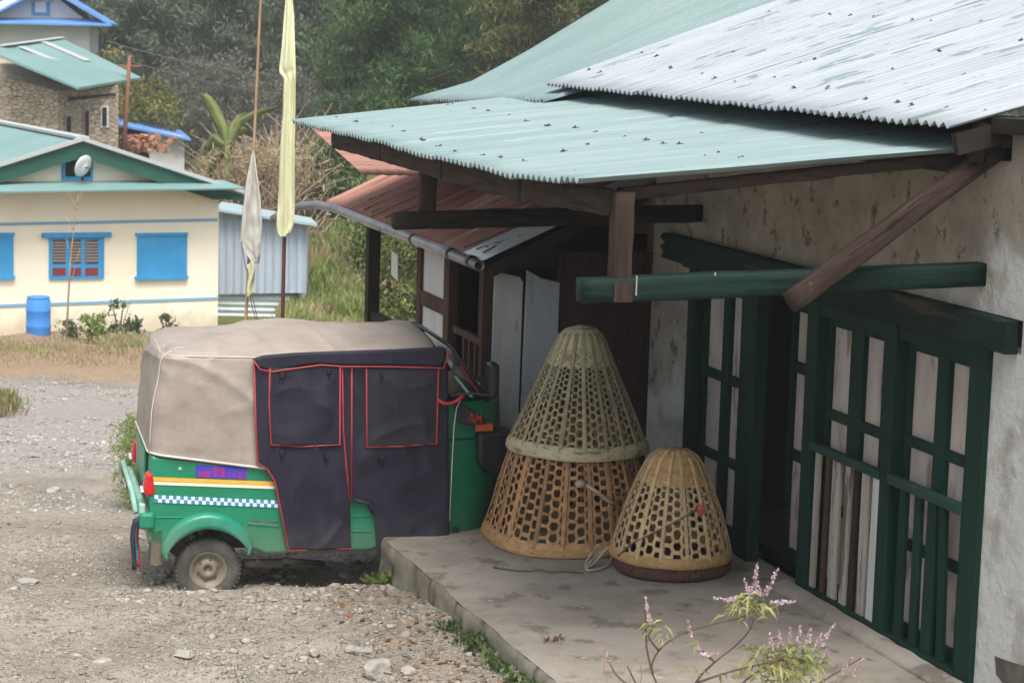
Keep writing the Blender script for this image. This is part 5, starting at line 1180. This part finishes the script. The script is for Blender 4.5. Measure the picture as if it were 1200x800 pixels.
for l in ([(283,283),(285,298),(289,318)], [(293,345),(296,362),(302,380)], [(296,347),(299,362),(303,378)]): MB().tube([atY(x, y, 18.55) for x, y in l], .004, 5).build('cord_length', M['cord'], cdv)
#PART5
# ------------------------------------------------------------------ trees and bushes
def far_wood():
    rng = np.random.default_rng(5); vs = []; fs = []; b = 0; protos = []
    for k in range(5):
        r2 = np.random.default_rng(50+k)
        if k < 3: (v, f), _ = conifer(17, 3.4, .8, 70, r2, 46, .28, .5, .6)
        else: v, f = clumps(200, 70, crown_in(4.0, 4.0, 6.0, 6.0, rng=r2), .75, .27, r2, .2, .5)
        protos.append((v, f))
    spots = []
    for D, st in ((92, 2.3), (100, 2.4), (110, 2.6), (124, 3.0), (140, 3.4)):
        x = -30
        while x < 22: spots.append((x+rng.normal()*.8, D+rng.normal()*3)); x += st*(.8+.5*rng.random())
    spots2 = []
    for (x, y) in spots:
        px = 600+F*(x/(y))*1.0
        if 322 < px < 418: continue          # the gap where the sky shows
        spots2.append((x, y))
    for i, (x, y) in enumerate(spots2):
        v, f = protos[i % 5]; a = rng.random()*6.3; s = .85+.4*rng.random(); c, sn = math.cos(a), math.sin(a)
        w_ = np.stack([(v[:,0]*c-v[:,1]*sn)*s+x, (v[:,0]*sn+v[:,1]*c)*s+y, v[:,2]*s*.95+ground_h(x, y, False)-.5], 1); vs.append(w_); fs.append(f+b); b += len(w_)
    o = npmesh('far_wood', np.concatenate(vs), np.concatenate(fs), LF['far']); tag(o, 'pale greyish green wood filling the slope behind the houses', 'wood', kind='stuff')
    mb = MB()
    for x, y in spots2: z = ground_h(x, y, False); mb.tube([(x, y, z-.3), (x+.2, y, z+15)], [.22,.06], 6)
    o2 = mb.build('far_wood_trunks', M['bark'], None, True); tag(o2, 'thin trunks standing inside the far pale wood', 'wood', kind='stuff')
far_wood()
tree('cypress_tree', 'tall feathery dark green conifer behind the tip of the porch roof', 462, 0, 60, 'conifer', 13, 2.6, LF['dark'], 11, n=190, per=110, size=.15, droop=.7, z0=.3, rad=.42)
tree('cypress_tree', 'dark green conifer in the middle of the three behind the teal roof', 560, 0, 66, 'conifer', 14, 2.7, LF['dark'], 12, n=180, per=100, size=.16, droop=.7, z0=.4, rad=.45)
tree('cypress_tree', 'olive brown conifer with drooping sprays right behind the old teal roof', 632, 0, 57, 'conifer', 12, 2.2, LF['olive'], 13, n=170, per=100, size=.15, droop=.9, z0=.4, rad=.4)
tree('cypress_tree', 'dark conifer rising behind the upper edge of the old teal roof', 706, 0, 63, 'conifer', 14, 2.4, LF['dark'], 14, n=150, per=90, size=.16, droop=.7, z0=.4, rad=.45)
tree('pine_tree', 'greyish pine standing above the blue roofed white house', 160, 0, 88, 'conifer', 16, 3.2, LF['pine'], 21, n=120, per=80, size=.22, z0=.6, rad=.55)
tree('pine_tree', 'greyish pine seen behind the bamboo flagpole', 270, 0, 86, 'conifer', 15, 3.0, LF['pine'], 22, n=120, per=80, size=.22, z0=.5, rad=.55)
tree('pine_tree', 'thin greyish pine with sky showing beside it, right of the yellow flag', 420, 0, 84, 'conifer', 14, 1.9, LF['pine'], 23, n=90, per=70, size=.20, z0=.5, rad=.5)
tree('pine_tree', 'greyish pine between the white house and the bamboo flagpole', 215, 0, 92, 'conifer', 16, 3.2, LF['pine'], 24, n=120, per=80, size=.22, z0=.6, rad=.55)
tree('pine_tree', 'greyish pine just left of the yellow flag', 318, 0, 90, 'conifer', 14, 1.9, LF['pine'], 25, n=110, per=80, size=.22, z0=.5, rad=.5)
tree('broadleaf_tree', 'yellow leaved tree between the stone house and the blue roofed hut', 172, 0, 68, 'round', 3.7, 1.15, LF['yellow'], 31, n=70, per=40, size=.16, z0=.5, rad=.32, tr=.06)
tree('broadleaf_tree', 'small yellow leaved tree peeping over the teal roof of the stone house', 132, 0, 70, 'round', 4.4, .8, LF['yellow'], 32, n=40, per=36, size=.16, z0=1.5, rad=.3, tr=.05)
for i, (px, D, H, R, lab) in enumerate(((215,78,4.2,1.6,'grey leafless thicket above the white hut'),(262,76,4.4,1.7,'grey leafless thicket behind the banana plant'),(305,77,3.9,1.5,'grey leafless thicket between the two flags'),(352,74,3.6,1.4,'grey leafless thicket right of the yellow flag'))):
    t = tree('leafless_thicket', lab, px, 0, D, 'round', H, R, LF['grey'], 41+i, 'leafless thickets on the slope', 'thicket', n=110, per=44, size=.20, z0=.1, rad=.4, asp=.22, tr=.05)
tree('evergreen_shrub', 'dark green shrub below the tip of the porch roof', 392, 0, 50, 'round', 2.6, .75, LF['dark'], 51, None, 'shrub', n=70, per=44, size=.13, z0=.1, rad=.26, tr=.04)
tree('evergreen_shrub', 'green shrub showing under the rusty roof edge', 436, 0, 47, 'round', 1.7, .40, LF['bush'], 52, None, 'shrub', n=60, per=40, size=.12, z0=.1, rad=.26, tr=.04)
tree('evergreen_shrub', 'mossy dark shrub seen through the open veranda of the rusty shed', 478, 0, 27, 'round', 2.9, .55, LF['olive'], 53, None, 'shrub', n=90, per=50, size=.07, z0=.0, rad=.2, tr=.09)
tree('roadside_bush', 'small yellowish green bush poking out behind the tail of the rickshaw', 163, 0, 17.3, 'round', .80, .22, LF['bright'], 54, None, 'bush', n=80, per=60, size=.05, z0=-.05, rad=.09, asp=.14, tr=.012)
# dry cane heap and banana
rng = np.random.default_rng(61)
dh = thing('dry_cane_heap', 'tangled heap of pale dry canes and stalks behind the cream yellow house', 'brush heap')
mb = MB(); rr1 = random.Random(8)
for i in range(420):
    px = rr1.triangular(222, 392, 320); hgt = rr1.uniform(.5, 1)*(2.3 if 270 < px < 370 else 1.5); P = V(atY(px, 230, 50+rr1.uniform(-2, 3))); P.z = ground_h(P.x, P.y, False)-.1
    ln = Vector((rr1.gauss(0,.45), rr1.gauss(0,.3), 1)).normalized()*hgt*1.25; mid = P+ln*.55+Vector((rr1.gauss(0,.1),0,.1)); tip = P+ln+Vector((rr1.gauss(0,.35),0,-rr1.uniform(0,.5)))
    mb.tube([P, mid, tip], [.022,.017,.008], 4, cap=False)
mb.build('canes', M['twig_pale'], dh)
cs = np.array([list(atY(rr1.triangular(225, 390, 315), 205+rr1.uniform(-22, 28), 50+rr1.uniform(-1.5, 2))) for _ in range(400)])
v, f = leaves(np.repeat(cs, 22, 0)+rng.normal(size=(400*22, 3))*.22, .22, rng, .5, .14); npmesh('dry_leaves', v, f, LF['drygrass'], dh)
bt_ = atY(268, 215, 49); bn = thing('banana_plant', 'banana plant with yellow green leaves above the dry cane heap', 'banana plant', (bt_[0], bt_[1], ground_h(bt_[0], 49, False)))
bz0 = ground_h(bt_[0], 49, False)
MB().tube([(0,0,-.3), (.05,0,1.0), tuple(np.array(atY(266,170,49))-np.array([bt_[0],bt_[1],bz0]))], [.13,.11,.06], 10).build('stalk', LF['banana'], bn, True)
for path, wdt in (([(266,172),(262,150),(250,125),(242,113),(234,108)], .13), ([(266,172),(270,150),(279,136),(288,131)], .09), ([(267,172),(280,140),(300,130),(325,124)], .08), ([(266,172),(255,180),(246,195),(240,215)], .12), ([(265,170),(250,160),(243,175)], .12), ([(267,172),(272,150),(290,150)], .14)):
    pts = [V(atY(x, y, 49+.15*i))-Vector((bt_[0],bt_[1],bz0)) for i, (x, y) in enumerate(path)]
    mbb = MB(); n = len(pts)-1; L0 = []
    def at(t):
        k = t*n; i = min(n-1, int(k)); q = k-i; return pts[i]*(1-q)+pts[i+1]*q
    def bf(u, v):
        p = at(v); d = (at(min(1, v+.05))-at(max(0, v-.05))).normalized(); sd = d.cross(Vector((0,-1,.25))).normalized(); wv_ = wdt*math.sin(PI*min(1, max(0, .08+v*.9)))**.6
        q = (u-.5)*2; return tuple(p+sd*q*wv_+Vector((0,.1*abs(q),-.06*abs(q))))
    mbb.grid(bf, 6, 22); mbb.build('leaf', LF['banana'], bn, True, solid=.006)
# grassy slope right of the shed
def grass_patch(name, label, boxes, n, size, mats, seed, kind='stuff'):
    rng = np.random.default_rng(seed); 
    for k, (mt, frac) in enumerate(mats):
        C_ = []
        for (px0, px1, d0, d1, nn) in boxes:
            for _ in range(int(nn*frac)):
                D = rng.uniform(d0, d1); px = rng.uniform(px0, px1); x = (px-600)/F*D*1.02
                if noise.noise(Vector((x*.9, D*.35, k*9+seed))) < (-.1 if k == 0 else -.25): continue
                C_.append((x, D, ground_h(x, D, False)+.04))
        C_ = np.array(C_); per = 12; c = np.repeat(C_, per, 0); m = len(c); c = c+rng.normal(size=c.shape)*np.array([.08,.08,.02])
        ax = rng.normal(size=(m,3))*.38; ax[:,2] = 1; ax /= np.linalg.norm(ax, axis=1, keepdims=True); sd = np.cross(ax, unit(m, rng)); sd /= np.linalg.norm(sd, axis=1, keepdims=True)
        Ls = size*(.5+rng.random(m)); v, f = quads(c+ax*Ls[:,None]*.5, ax, sd, Ls, Ls*.16); o = npmesh(name, v, f, mt); tag(o, label[k], 'grass', kind=kind)
grass_patch('slope_grass', ['bright green grass growing on the slope right of the metal shed', 'dry yellow grass mixed into the slope right of the metal shed'], [(335,520,36,64,6500)], 0, .34, [(LF['bright'],1.0),(LF['drygrass'],.30)], 71)
grass_patch('bank_grass', ['fresh green grass on the bank below the cream yellow house', 'dry straw coloured grass on the bank below the cream yellow house'], [(128,215,34.2,37.5,520),(-20,215,31.6,36.8,420)], 0, .08, [(LF['bright'],.35),(LF['drygrass'],1.0)], 72)
grass_patch('verge_grass', ['sparse green tufts at the left edge of the stony road', 'dry tufts at the left edge of the stony road'], [(-20,16,24.5,27,150)], 0, .12, [(LF['bush'],.8),(LF['drygrass'],.7)], 73)
# shrubs along the yellow wall, sapling
for i, (px, py, H, R, lab, lf, per) in enumerate(((110,412,.55,.28,'low green shrub under the barred window of the cream yellow house','bright',30),(140,405,.85,.26,'leggy green shrub at the middle of the cream yellow wall','weed',16),(158,412,.5,.16,'thin weedy plant right of the leggy shrub at the cream wall','weed',16),(195,404,.5,.2,'weedy plant at the right end of the cream yellow wall','weed',16),(82,406,.35,.2,'small weedy plant at the foot of the bare sapling','weed',16))):
    P = atY(px, py, 37.3); rng = np.random.default_rng(80+i); z = ground_h(P[0], 37.3)
    t = thing('wall_shrub', lab, 'shrub', (P[0], P[1], z), 0, 'small shrubs along the cream yellow wall')
    v, f = clumps(26 if per > 20 else 16, per, crown_in(R, R, H*.5, H*.55, rng=rng), .09, .075, rng, .1, .5); npmesh('foliage', v, f, LF[lf], t)
    mb = MB(); 
    for k in range(5): a = k*1.3; mb.tube([(0,0,-.05), (.3*R*math.cos(a), .3*R*math.sin(a), H*.5), (.8*R*math.cos(a), .8*R*math.sin(a), H*.95)], [.012,.008,.004], 4)
    mb.build('stems', M['twig'], t)
sp0 = atY(77, 408, 36.8); sap = thing('bare_sapling', 'tall thin leafless sapling in front of the barred blue window', 'sapling', (sp0[0], sp0[1], sp0[2]))
def rel(x, y, D, o_): return tuple(np.array(atY(x, y, D))-np.array(o_))
MB().tube([(0,0,-.2), rel(80,350,36.8,sp0), rel(83,300,36.8,sp0), rel(88,255,36.8,sp0), rel(92,228,36.8,sp0)], [.022,.018,.014,.010,.005], 6).build('trunk', M['twig_pale'], sap, True)
mb = MB()
for l in ([(89,248),(85,236),(80,226)], [(90,240),(94,232),(97,224)], [(82,312),(90,304),(94,290)], [(83,300),(79,286),(77,278)], [(86,270),(82,262),(78,254)], [(81,330),(86,322),(88,312)]): mb.tube([rel(x, y, 36.8, sp0) for x, y in l], [.009,.006,.003], 5)
mb.build('twigs', M['twig_pale'], sap, True)
# ------------------------------------------------------------------ stones
def rocks(n, pos, size, rng, flat=.6):
    bmr = bmesh.new(); bmesh.ops.create_icosphere(bmr, subdivisions=1, radius=1); base = np.array([v.co[:] for v in bmr.verts]); F0 = np.array([[v.index for v in f.verts] for f in bmr.faces]); bmr.free()
    V_ = []; F_ = []
    for i in range(n):
        v = base*(1+rng.uniform(-.38,.38,(len(base),1))); v = v*np.array([1, rng.uniform(.55,1), flat*rng.uniform(.4,1.0)])*size[i]
        a = rng.random()*6.3; t = rng.normal()*.25; c, s = math.cos(a), math.sin(a); Rm = np.array([[c,-s,0],[s,c,0],[0,0,1]]) @ np.array([[1,0,0],[0,math.cos(t),-math.sin(t)],[0,math.sin(t),math.cos(t)]])
        V_.append(v @ Rm.T+pos[i]); F_.append(F0+i*len(base))
    return np.concatenate(V_), np.concatenate(F_)
rng = np.random.default_rng(91); P = []; S = []
def scatter(n, px, dd, smin, smax, pw, dens=1.5, thr=-.15, sink=.25):
    k = 0
    while k < n:
        D = rng.uniform(*dd); x = (rng.uniform(*px)-600)/F*D*1.02; s, o = toH(x, D)
        if o < slab_o(s)+.05 and -2.6 < s < 2.25: k += .2; continue
        if noise.noise(Vector((x*dens, D*dens, 3))) < thr: k += .3; continue
        r = smin+(smax-smin)*rng.random()**pw; P.append((x, D, ground_h(x, D)+r*(.35-sink))); S.append(r); k += 1
scatter(9000, (-40, 700), (10.6, 15.5), .004, .015, 1.8, thr=-.3); scatter(1300, (-40, 700), (10.6, 16.5), .012, .032, 2.6, sink=.35); scatter(70, (-40, 660), (10.8, 16.5), .03, .055, 2.2, sink=.4)
scatter(420, (250, 640), (10.6, 13.2), .012, .036, 2); scatter(170, (170, 470), (12.9, 14.4), .012, .05, 2, thr=-1)
o = npmesh('gravel', *rocks(len(P), np.array(P), S, rng), M['gravel']); tag(o, 'grey brown gravel scattered over the near road', 'gravel', kind='stuff')
P = []; S = []
scatter(5200, (-40, 230), (17, 30.5), .008, .028, 2.0, .5, -.25, .35); scatter(500, (-40, 230), (18, 30), .025, .05, 2, .5, 0, .35)
o = npmesh('pale_gravel', *rocks(len(P), np.array(P), S, rng), M['gravel_pale']); tag(o, 'pale grey gravel covering the road further down', 'gravel', kind='stuff')
def stone(px, py, r, lab, sd, flat=.65):
    q = None
    zz = 0
    for _ in range(6): q = atZ(px, py, zz); zz = ground_h(q[0], q[1])
    bm_ = bmesh.new(); bmesh.ops.create_icosphere(bm_, subdivisions=3, radius=1)
    r3 = random.Random(sd); planes = [Vector((r3.gauss(0,1), r3.gauss(0,1), r3.gauss(0,.8))).normalized() for _ in range(9)]
    for v in bm_.verts:
        p = v.co.copy()
        for pn in planes:
            d = p.dot(pn)-.68
            if d > 0: p -= pn*d
        p *= 1+.07*noise.noise(p*2.5+Vector((sd,0,0))); v.co = Vector((p.x, p.y*.75, p.z*flat))*r
    me = bpy.data.meshes.new('stone'); bm_.to_mesh(me); bm_.free(); me.materials.append(M['stone_g'])
    o = bpy.data.objects.new('stone', me); COL.objects.link(o); o.location = (q[0], q[1], zz+r*flat*.35); o.rotation_euler = (0, 0, sd*1.3); return tag(o, lab, 'stone')
stone(441, 789, .105, 'largest pale angular stone in the gravel at the bottom edge', 1)
stone(412, 764, .05, 'grey stone up and left of the largest pale stone', 2); stone(424, 766, .07, 'flat buff stone just above the largest pale stone', 3, .45); stone(369, 763, .05, 'rounded pale stone left of the flat buff stone', 4)
stone(479, 787, .05, 'dark angular stone right of the largest pale stone', 5); stone(216, 768, .09, 'broad flat pale stone at the lower left of the road', 6, .3); stone(430, 678, .06, 'stone lying in front of the rickshaw near the slab corner', 7)
stone(405, 676, .055, 'brownish stone under the front edge of the rear curtain', 8); stone(324, 683, .05, 'low stone beside the rickshaw rear wheel hollow', 9, .5); stone(120, 776, .07, 'half buried flat stone at the lower left edge of the road', 10, .3)
stone(62, 575, .11, 'wide flat stone in the road left of the rickshaw', 11, .22); stone(33, 683, .09, 'flat stone at the far left of the road', 12, .25)
# litter: straw, dead leaves, weeds along the slab
P_ = []
for _ in range(900):
    D = rng.uniform(10.6, 15); x = (rng.uniform(150, 690)-600)/F*D; s, o_ = toH(x, D)
    if o_ < slab_o(s)+.06 or (rng.random() > (.9 if o_ < 3.2 else .45)): continue
    P_.append((x, D, ground_h(x, D)+.012))
c = np.array(P_); ax = rng.normal(size=c.shape); ax[:,2] *= .15; ax /= np.linalg.norm(ax, axis=1, keepdims=True); sd_ = np.cross(ax, np.array([[0,0,1.]])); Ls = .03+.06*rng.random(len(c))
v, f = quads(c, ax, sd_, Ls, .006+.004*rng.random(len(c))); o = npmesh('straw_litter', v, f, M['straw']); tag(o, 'bits of dry straw lying on the stony road', 'straw', kind='stuff')
P_ = []
for _ in range(230):
    s = rng.uniform(-1.6, 2.3); o_ = slab_o(s)+.04+abs(rng.normal())*.35; q = HW(s, o_); P_.append((q.x, q.y, ground_h(q.x, q.y)+.014))
c = np.array(P_); ax = rng.normal(size=c.shape); ax[:,2] *= .3; ax /= np.linalg.norm(ax, axis=1, keepdims=True); sd_ = np.cross(ax, np.array([[0,0,1.]])); sd_ /= np.linalg.norm(sd_, axis=1, keepdims=True)
v, f = quads(c, ax, sd_, .03+.035*rng.random(len(c)), .015+.02*rng.random(len(c))); o = npmesh('leaf_litter', v, f, M['deadleaf']); tag(o, 'brown dead leaves gathered along the foot of the slab', 'dead leaves', kind='stuff')
def weed_strip(segs, name, label, mt, n, size, sp):
    P_ = []
    for _ in range(n):
        a, b = segs[rng.integers(len(segs))]; s = rng.uniform(a, b); o_ = slab_o(s)+.035+abs(rng.normal())*sp; q = HW(s, o_); P_.append((q.x, q.y, ground_h(q.x, q.y)+.01))
    c = np.repeat(np.array(P_), 9, 0); m = len(c); c = c+rng.normal(size=c.shape)*np.array([.022,.022,.012]); ax = rng.normal(size=(m,3))*.8; ax[:,2] = abs(ax[:,2])+.4; ax /= np.linalg.norm(ax, axis=1, keepdims=True)
    s2 = np.cross(ax, unit(m, rng)); s2 /= np.linalg.norm(s2, axis=1, keepdims=True); Ls = size*(.5+rng.random(m)); v, f = quads(c+ax*Ls[:,None]*.5, ax, s2, Ls, Ls*.5); o = npmesh(name, v, f, mt); tag(o, label, 'weeds', kind='stuff')
weed_strip([(-1.5,-.9),(-1.3,.1),(-.8,-.2),(-.35,.25)], 'weeds', 'small green weeds growing along the foot of the slab', LF['weed'], 120, .036, .05)
weed_strip([(1.55,1.9),(1.7,1.95)], 'corner_grass', 'tuft of yellow green grass at the far corner of the slab', LF['bush'], 26, .06, .03)
grass_patch('sparse_tufts', ['tiny yellowish tufts dotted over the stony road', 'tiny dry tufts dotted over the stony road'], [(60,560,11,14.5,26)], 0, .03, [(LF['bush'],1),(LF['drygrass'],1)], 77)
dl = thing('fallen_sprig', 'dark withered sprig lying on the slab left of the flowering plant', 'sprig')
v, f = leaves(np.array([list(atZ(650+rng.normal()*7, 748+rng.normal()*1.6, .262)) for _ in range(26)]), .035, rng, 0, .35); npmesh('leaves', v, f, M['deadleaf'], dl)
# ------------------------------------------------------------------ flowering plant in the foreground
FD = 9.1
pb = atY(800, 905, FD); gz0 = ground_h(pb[0], FD)
sal = thing('flowering_shrub', 'straggly flowering shrub with narrow leaves and pink spikes in the foreground', 'shrub', (pb[0], FD, gz0))
r5 = random.Random(12); rng = np.random.default_rng(13)
def fp(x, y, dd=0): return V(atY(x, y, FD+dd))-Vector((pb[0], FD, gz0))
stems = [([(800,910),(792,840),(765,790),(772,762),(800,742),(840,730),(868,724)], 0), ([(868,724),(880,715),(884,705)], 0), ([(800,910),(795,850),(815,800),(838,775),(862,756),(880,735),(884,712)], .1), ([(800,910),(770,850),(745,800),(735,780)], .05), ([(805,910),(830,850),(870,800),(900,780),(925,765)], -.1), ([(815,800),(850,788),(890,778),(935,770)], -.05), ([(800,910),(840,860),(880,830),(930,790)], .1), ([(765,790),(758,760),(757,735),(756,712)], .05), ([(790,840),(742,806),(722,790),(712,770)], .1), ([(800,910),(880,850),(960,800),(1010,770)], .15), ([(838,775),(822,762),(818,750)], .1), ([(795,850),(700,810),(665,800),(640,808)], .2), ([(772,762),(760,745),(768,735)], 0)]
mb = MB(); ends = []
for l, dd in stems:
    pts = [fp(x, y, dd*(i/len(l))) for i, (x, y) in enumerate(l)]; sm_ = []
    for i in range(len(pts)-1):
        for k in range(4):
            p0, p1, p2, p3 = pts[max(i-1,0)], pts[i], pts[i+1], pts[min(i+2,len(pts)-1)]; u = k/4
            sm_.append(.5*(2*p1+(p2-p0)*u+(2*p0-5*p1+4*p2-p3)*u*u+(3*p1-p0-3*p2+p3)*u**3))
    sm_.append(pts[-1]); m = len(sm_); mb.tube(sm_, [.0050*(1-.72*i/m)+.001 for i in range(m)], 6)
mb.build('stems', M['stem'], sal, True)
for l in ([(720,830),(712,800),(706,772),(704,756)], [(735,830),(738,795),(742,770)], [(730,830),(724,800),(729,776),(733,760)], [(700,830),(690,800),(684,784)], [(745,830),(752,790),(748,765)], [(960,830),(985,795),(1005,775)], [(975,830),(1000,805),(1015,790)], [(760,830),(735,812),(715,806)]):
    ds_ = MB().tube([fp(x, y, .12) for x, y in l], [.003,.0025,.002,.0012][:len(l)], 4).build('dry_stalk', M['straw'], sal)
    for k in range(0): c_ = fp(l[-1][0]+r5.gauss(0,5), l[-1][1]+abs(r5.gauss(0,9)), .12); ds_.beam(c_, c_+Vector((r5.gauss(0,.01), r5.gauss(0,.01), .012)), .006, .004)
def leafset(c, n, sp, L_, up=-.25):
    cc = np.tile(np.array(c), (n, 1))+rng.normal(size=(n,3))*np.array(sp); ax = unit(n, rng); ax[:,2] = ax[:,2]*.6+up; ax /= np.linalg.norm(ax, axis=1, keepdims=True)
    s2 = np.cross(ax, unit(n, rng)); s2 /= np.linalg.norm(s2, axis=1, keepdims=True); Ls = L_*(.5+.8*rng.random(n)); W = Ls*.085
    # folded lance-shaped leaf: two narrow halves along a drooping midrib
    tip = cc+ax*Ls[:,None]; tip[:,2] -= Ls*.3; mid = cc+ax*Ls[:,None]*.5; a = mid+s2*W[:,None]; b = mid-s2*W[:,None]; a[:,2] += W*.5; b[:,2] += W*.5
    v = np.stack([cc, a, tip, mid, cc, mid, tip, b], 1).reshape(-1,3); return v, np.arange(len(v)).reshape(-1,4)
lv = []; 
for (x, y, n, spx, L_) in ((878,706,70,.035,.075),(902,712,16,.02,.06),(862,716,14,.02,.06),(770,733,26,.025,.06),(815,752,14,.02,.05),(925,768,110,.055,.08),(900,778,76,.05,.08),(942,780,76,.045,.07),(955,772,26,.03,.06),(870,795,44,.06,.06),(920,795,60,.05,.06),(818,785,12,.02,.05),(885,768,20,.04,.05),(775,745,10,.02,.05),(940,800,20,.05,.06)):
    lv.append(leafset(fp(x, y), n, (spx, spx, spx*.7), L_))
b = 0; vv = []; ff_ = []
for v, f in lv: vv.append(v); ff_.append(f+b); b += len(v)
npmesh('foliage', np.concatenate(vv), np.concatenate(ff_), LF['salvia'], sal)
def spike(x0, y0, x1, y1, w_, mat_=LF['flower'], n=46):
    w_ *= 1.35; n = int(n*1.4); a = fp(x0, y0); d = fp(x1, y1)-a; t = rng.random(n)**.9; c = np.array(a)+np.outer(t, np.array(d)); off = unit(n, rng)*(w_*(1-.75*t))[:,None]; c = c+off
    ax = off/np.linalg.norm(off, axis=1, keepdims=True)+np.array(d.normalized())*.5; ax /= np.linalg.norm(ax, axis=1, keepdims=True); s2 = np.cross(ax, unit(n, rng)); s2 /= np.linalg.norm(s2, axis=1, keepdims=True)
    v, f = quads(c, ax, s2, .017*(1.2-.6*t), .010*np.ones(n)); o = npmesh('flower_spike', v, f, mat_, sal); return o
for q in ((884,695,887,661,.012),(890,698,884,672,.012),(896,698,912,664,.010),(880,698,872,678,.009),(866,703,836,700,.008),(905,706,932,704,.010),(762,732,756,698,.006),(905,762,902,742,.008),(915,758,912,738,.008),(935,756,938,732,.008),(945,760,950,736,.009),(925,756,926,735,.007),(958,760,978,730,.010),(968,770,972,755,.007),(955,764,962,742,.007),(820,764,818,752,.006),(822,768,842,766,.008),(905,775,895,756,.006),(810,745,806,726,.005),(985,790,1000,768,.004),(1000,790,1012,770,.004),(712,775,708,758,.004)): spike(*q)

# ------------------------------------------------------------------ thin valley haze
hz = MB().box(-60, 45, -12, 185, -6, 26).build('haze', pm('haze_air', (1,1,1)))
hm = hz.data.materials[0]; N = hm.node_tree.nodes; N.remove(N['Principled BSDF'])
pv = N.new('ShaderNodeVolumePrincipled'); pv.inputs['Color'].default_value = (.86,.89,.93,1); pv.inputs['Density'].default_value = .0011; pv.inputs['Anisotropy'].default_value = .2
hm.node_tree.links.new(pv.outputs[0], N['Material Output'].inputs['Volume'])
tag(hz, 'thin pale haze over the valley', 'haze', kind='stuff')
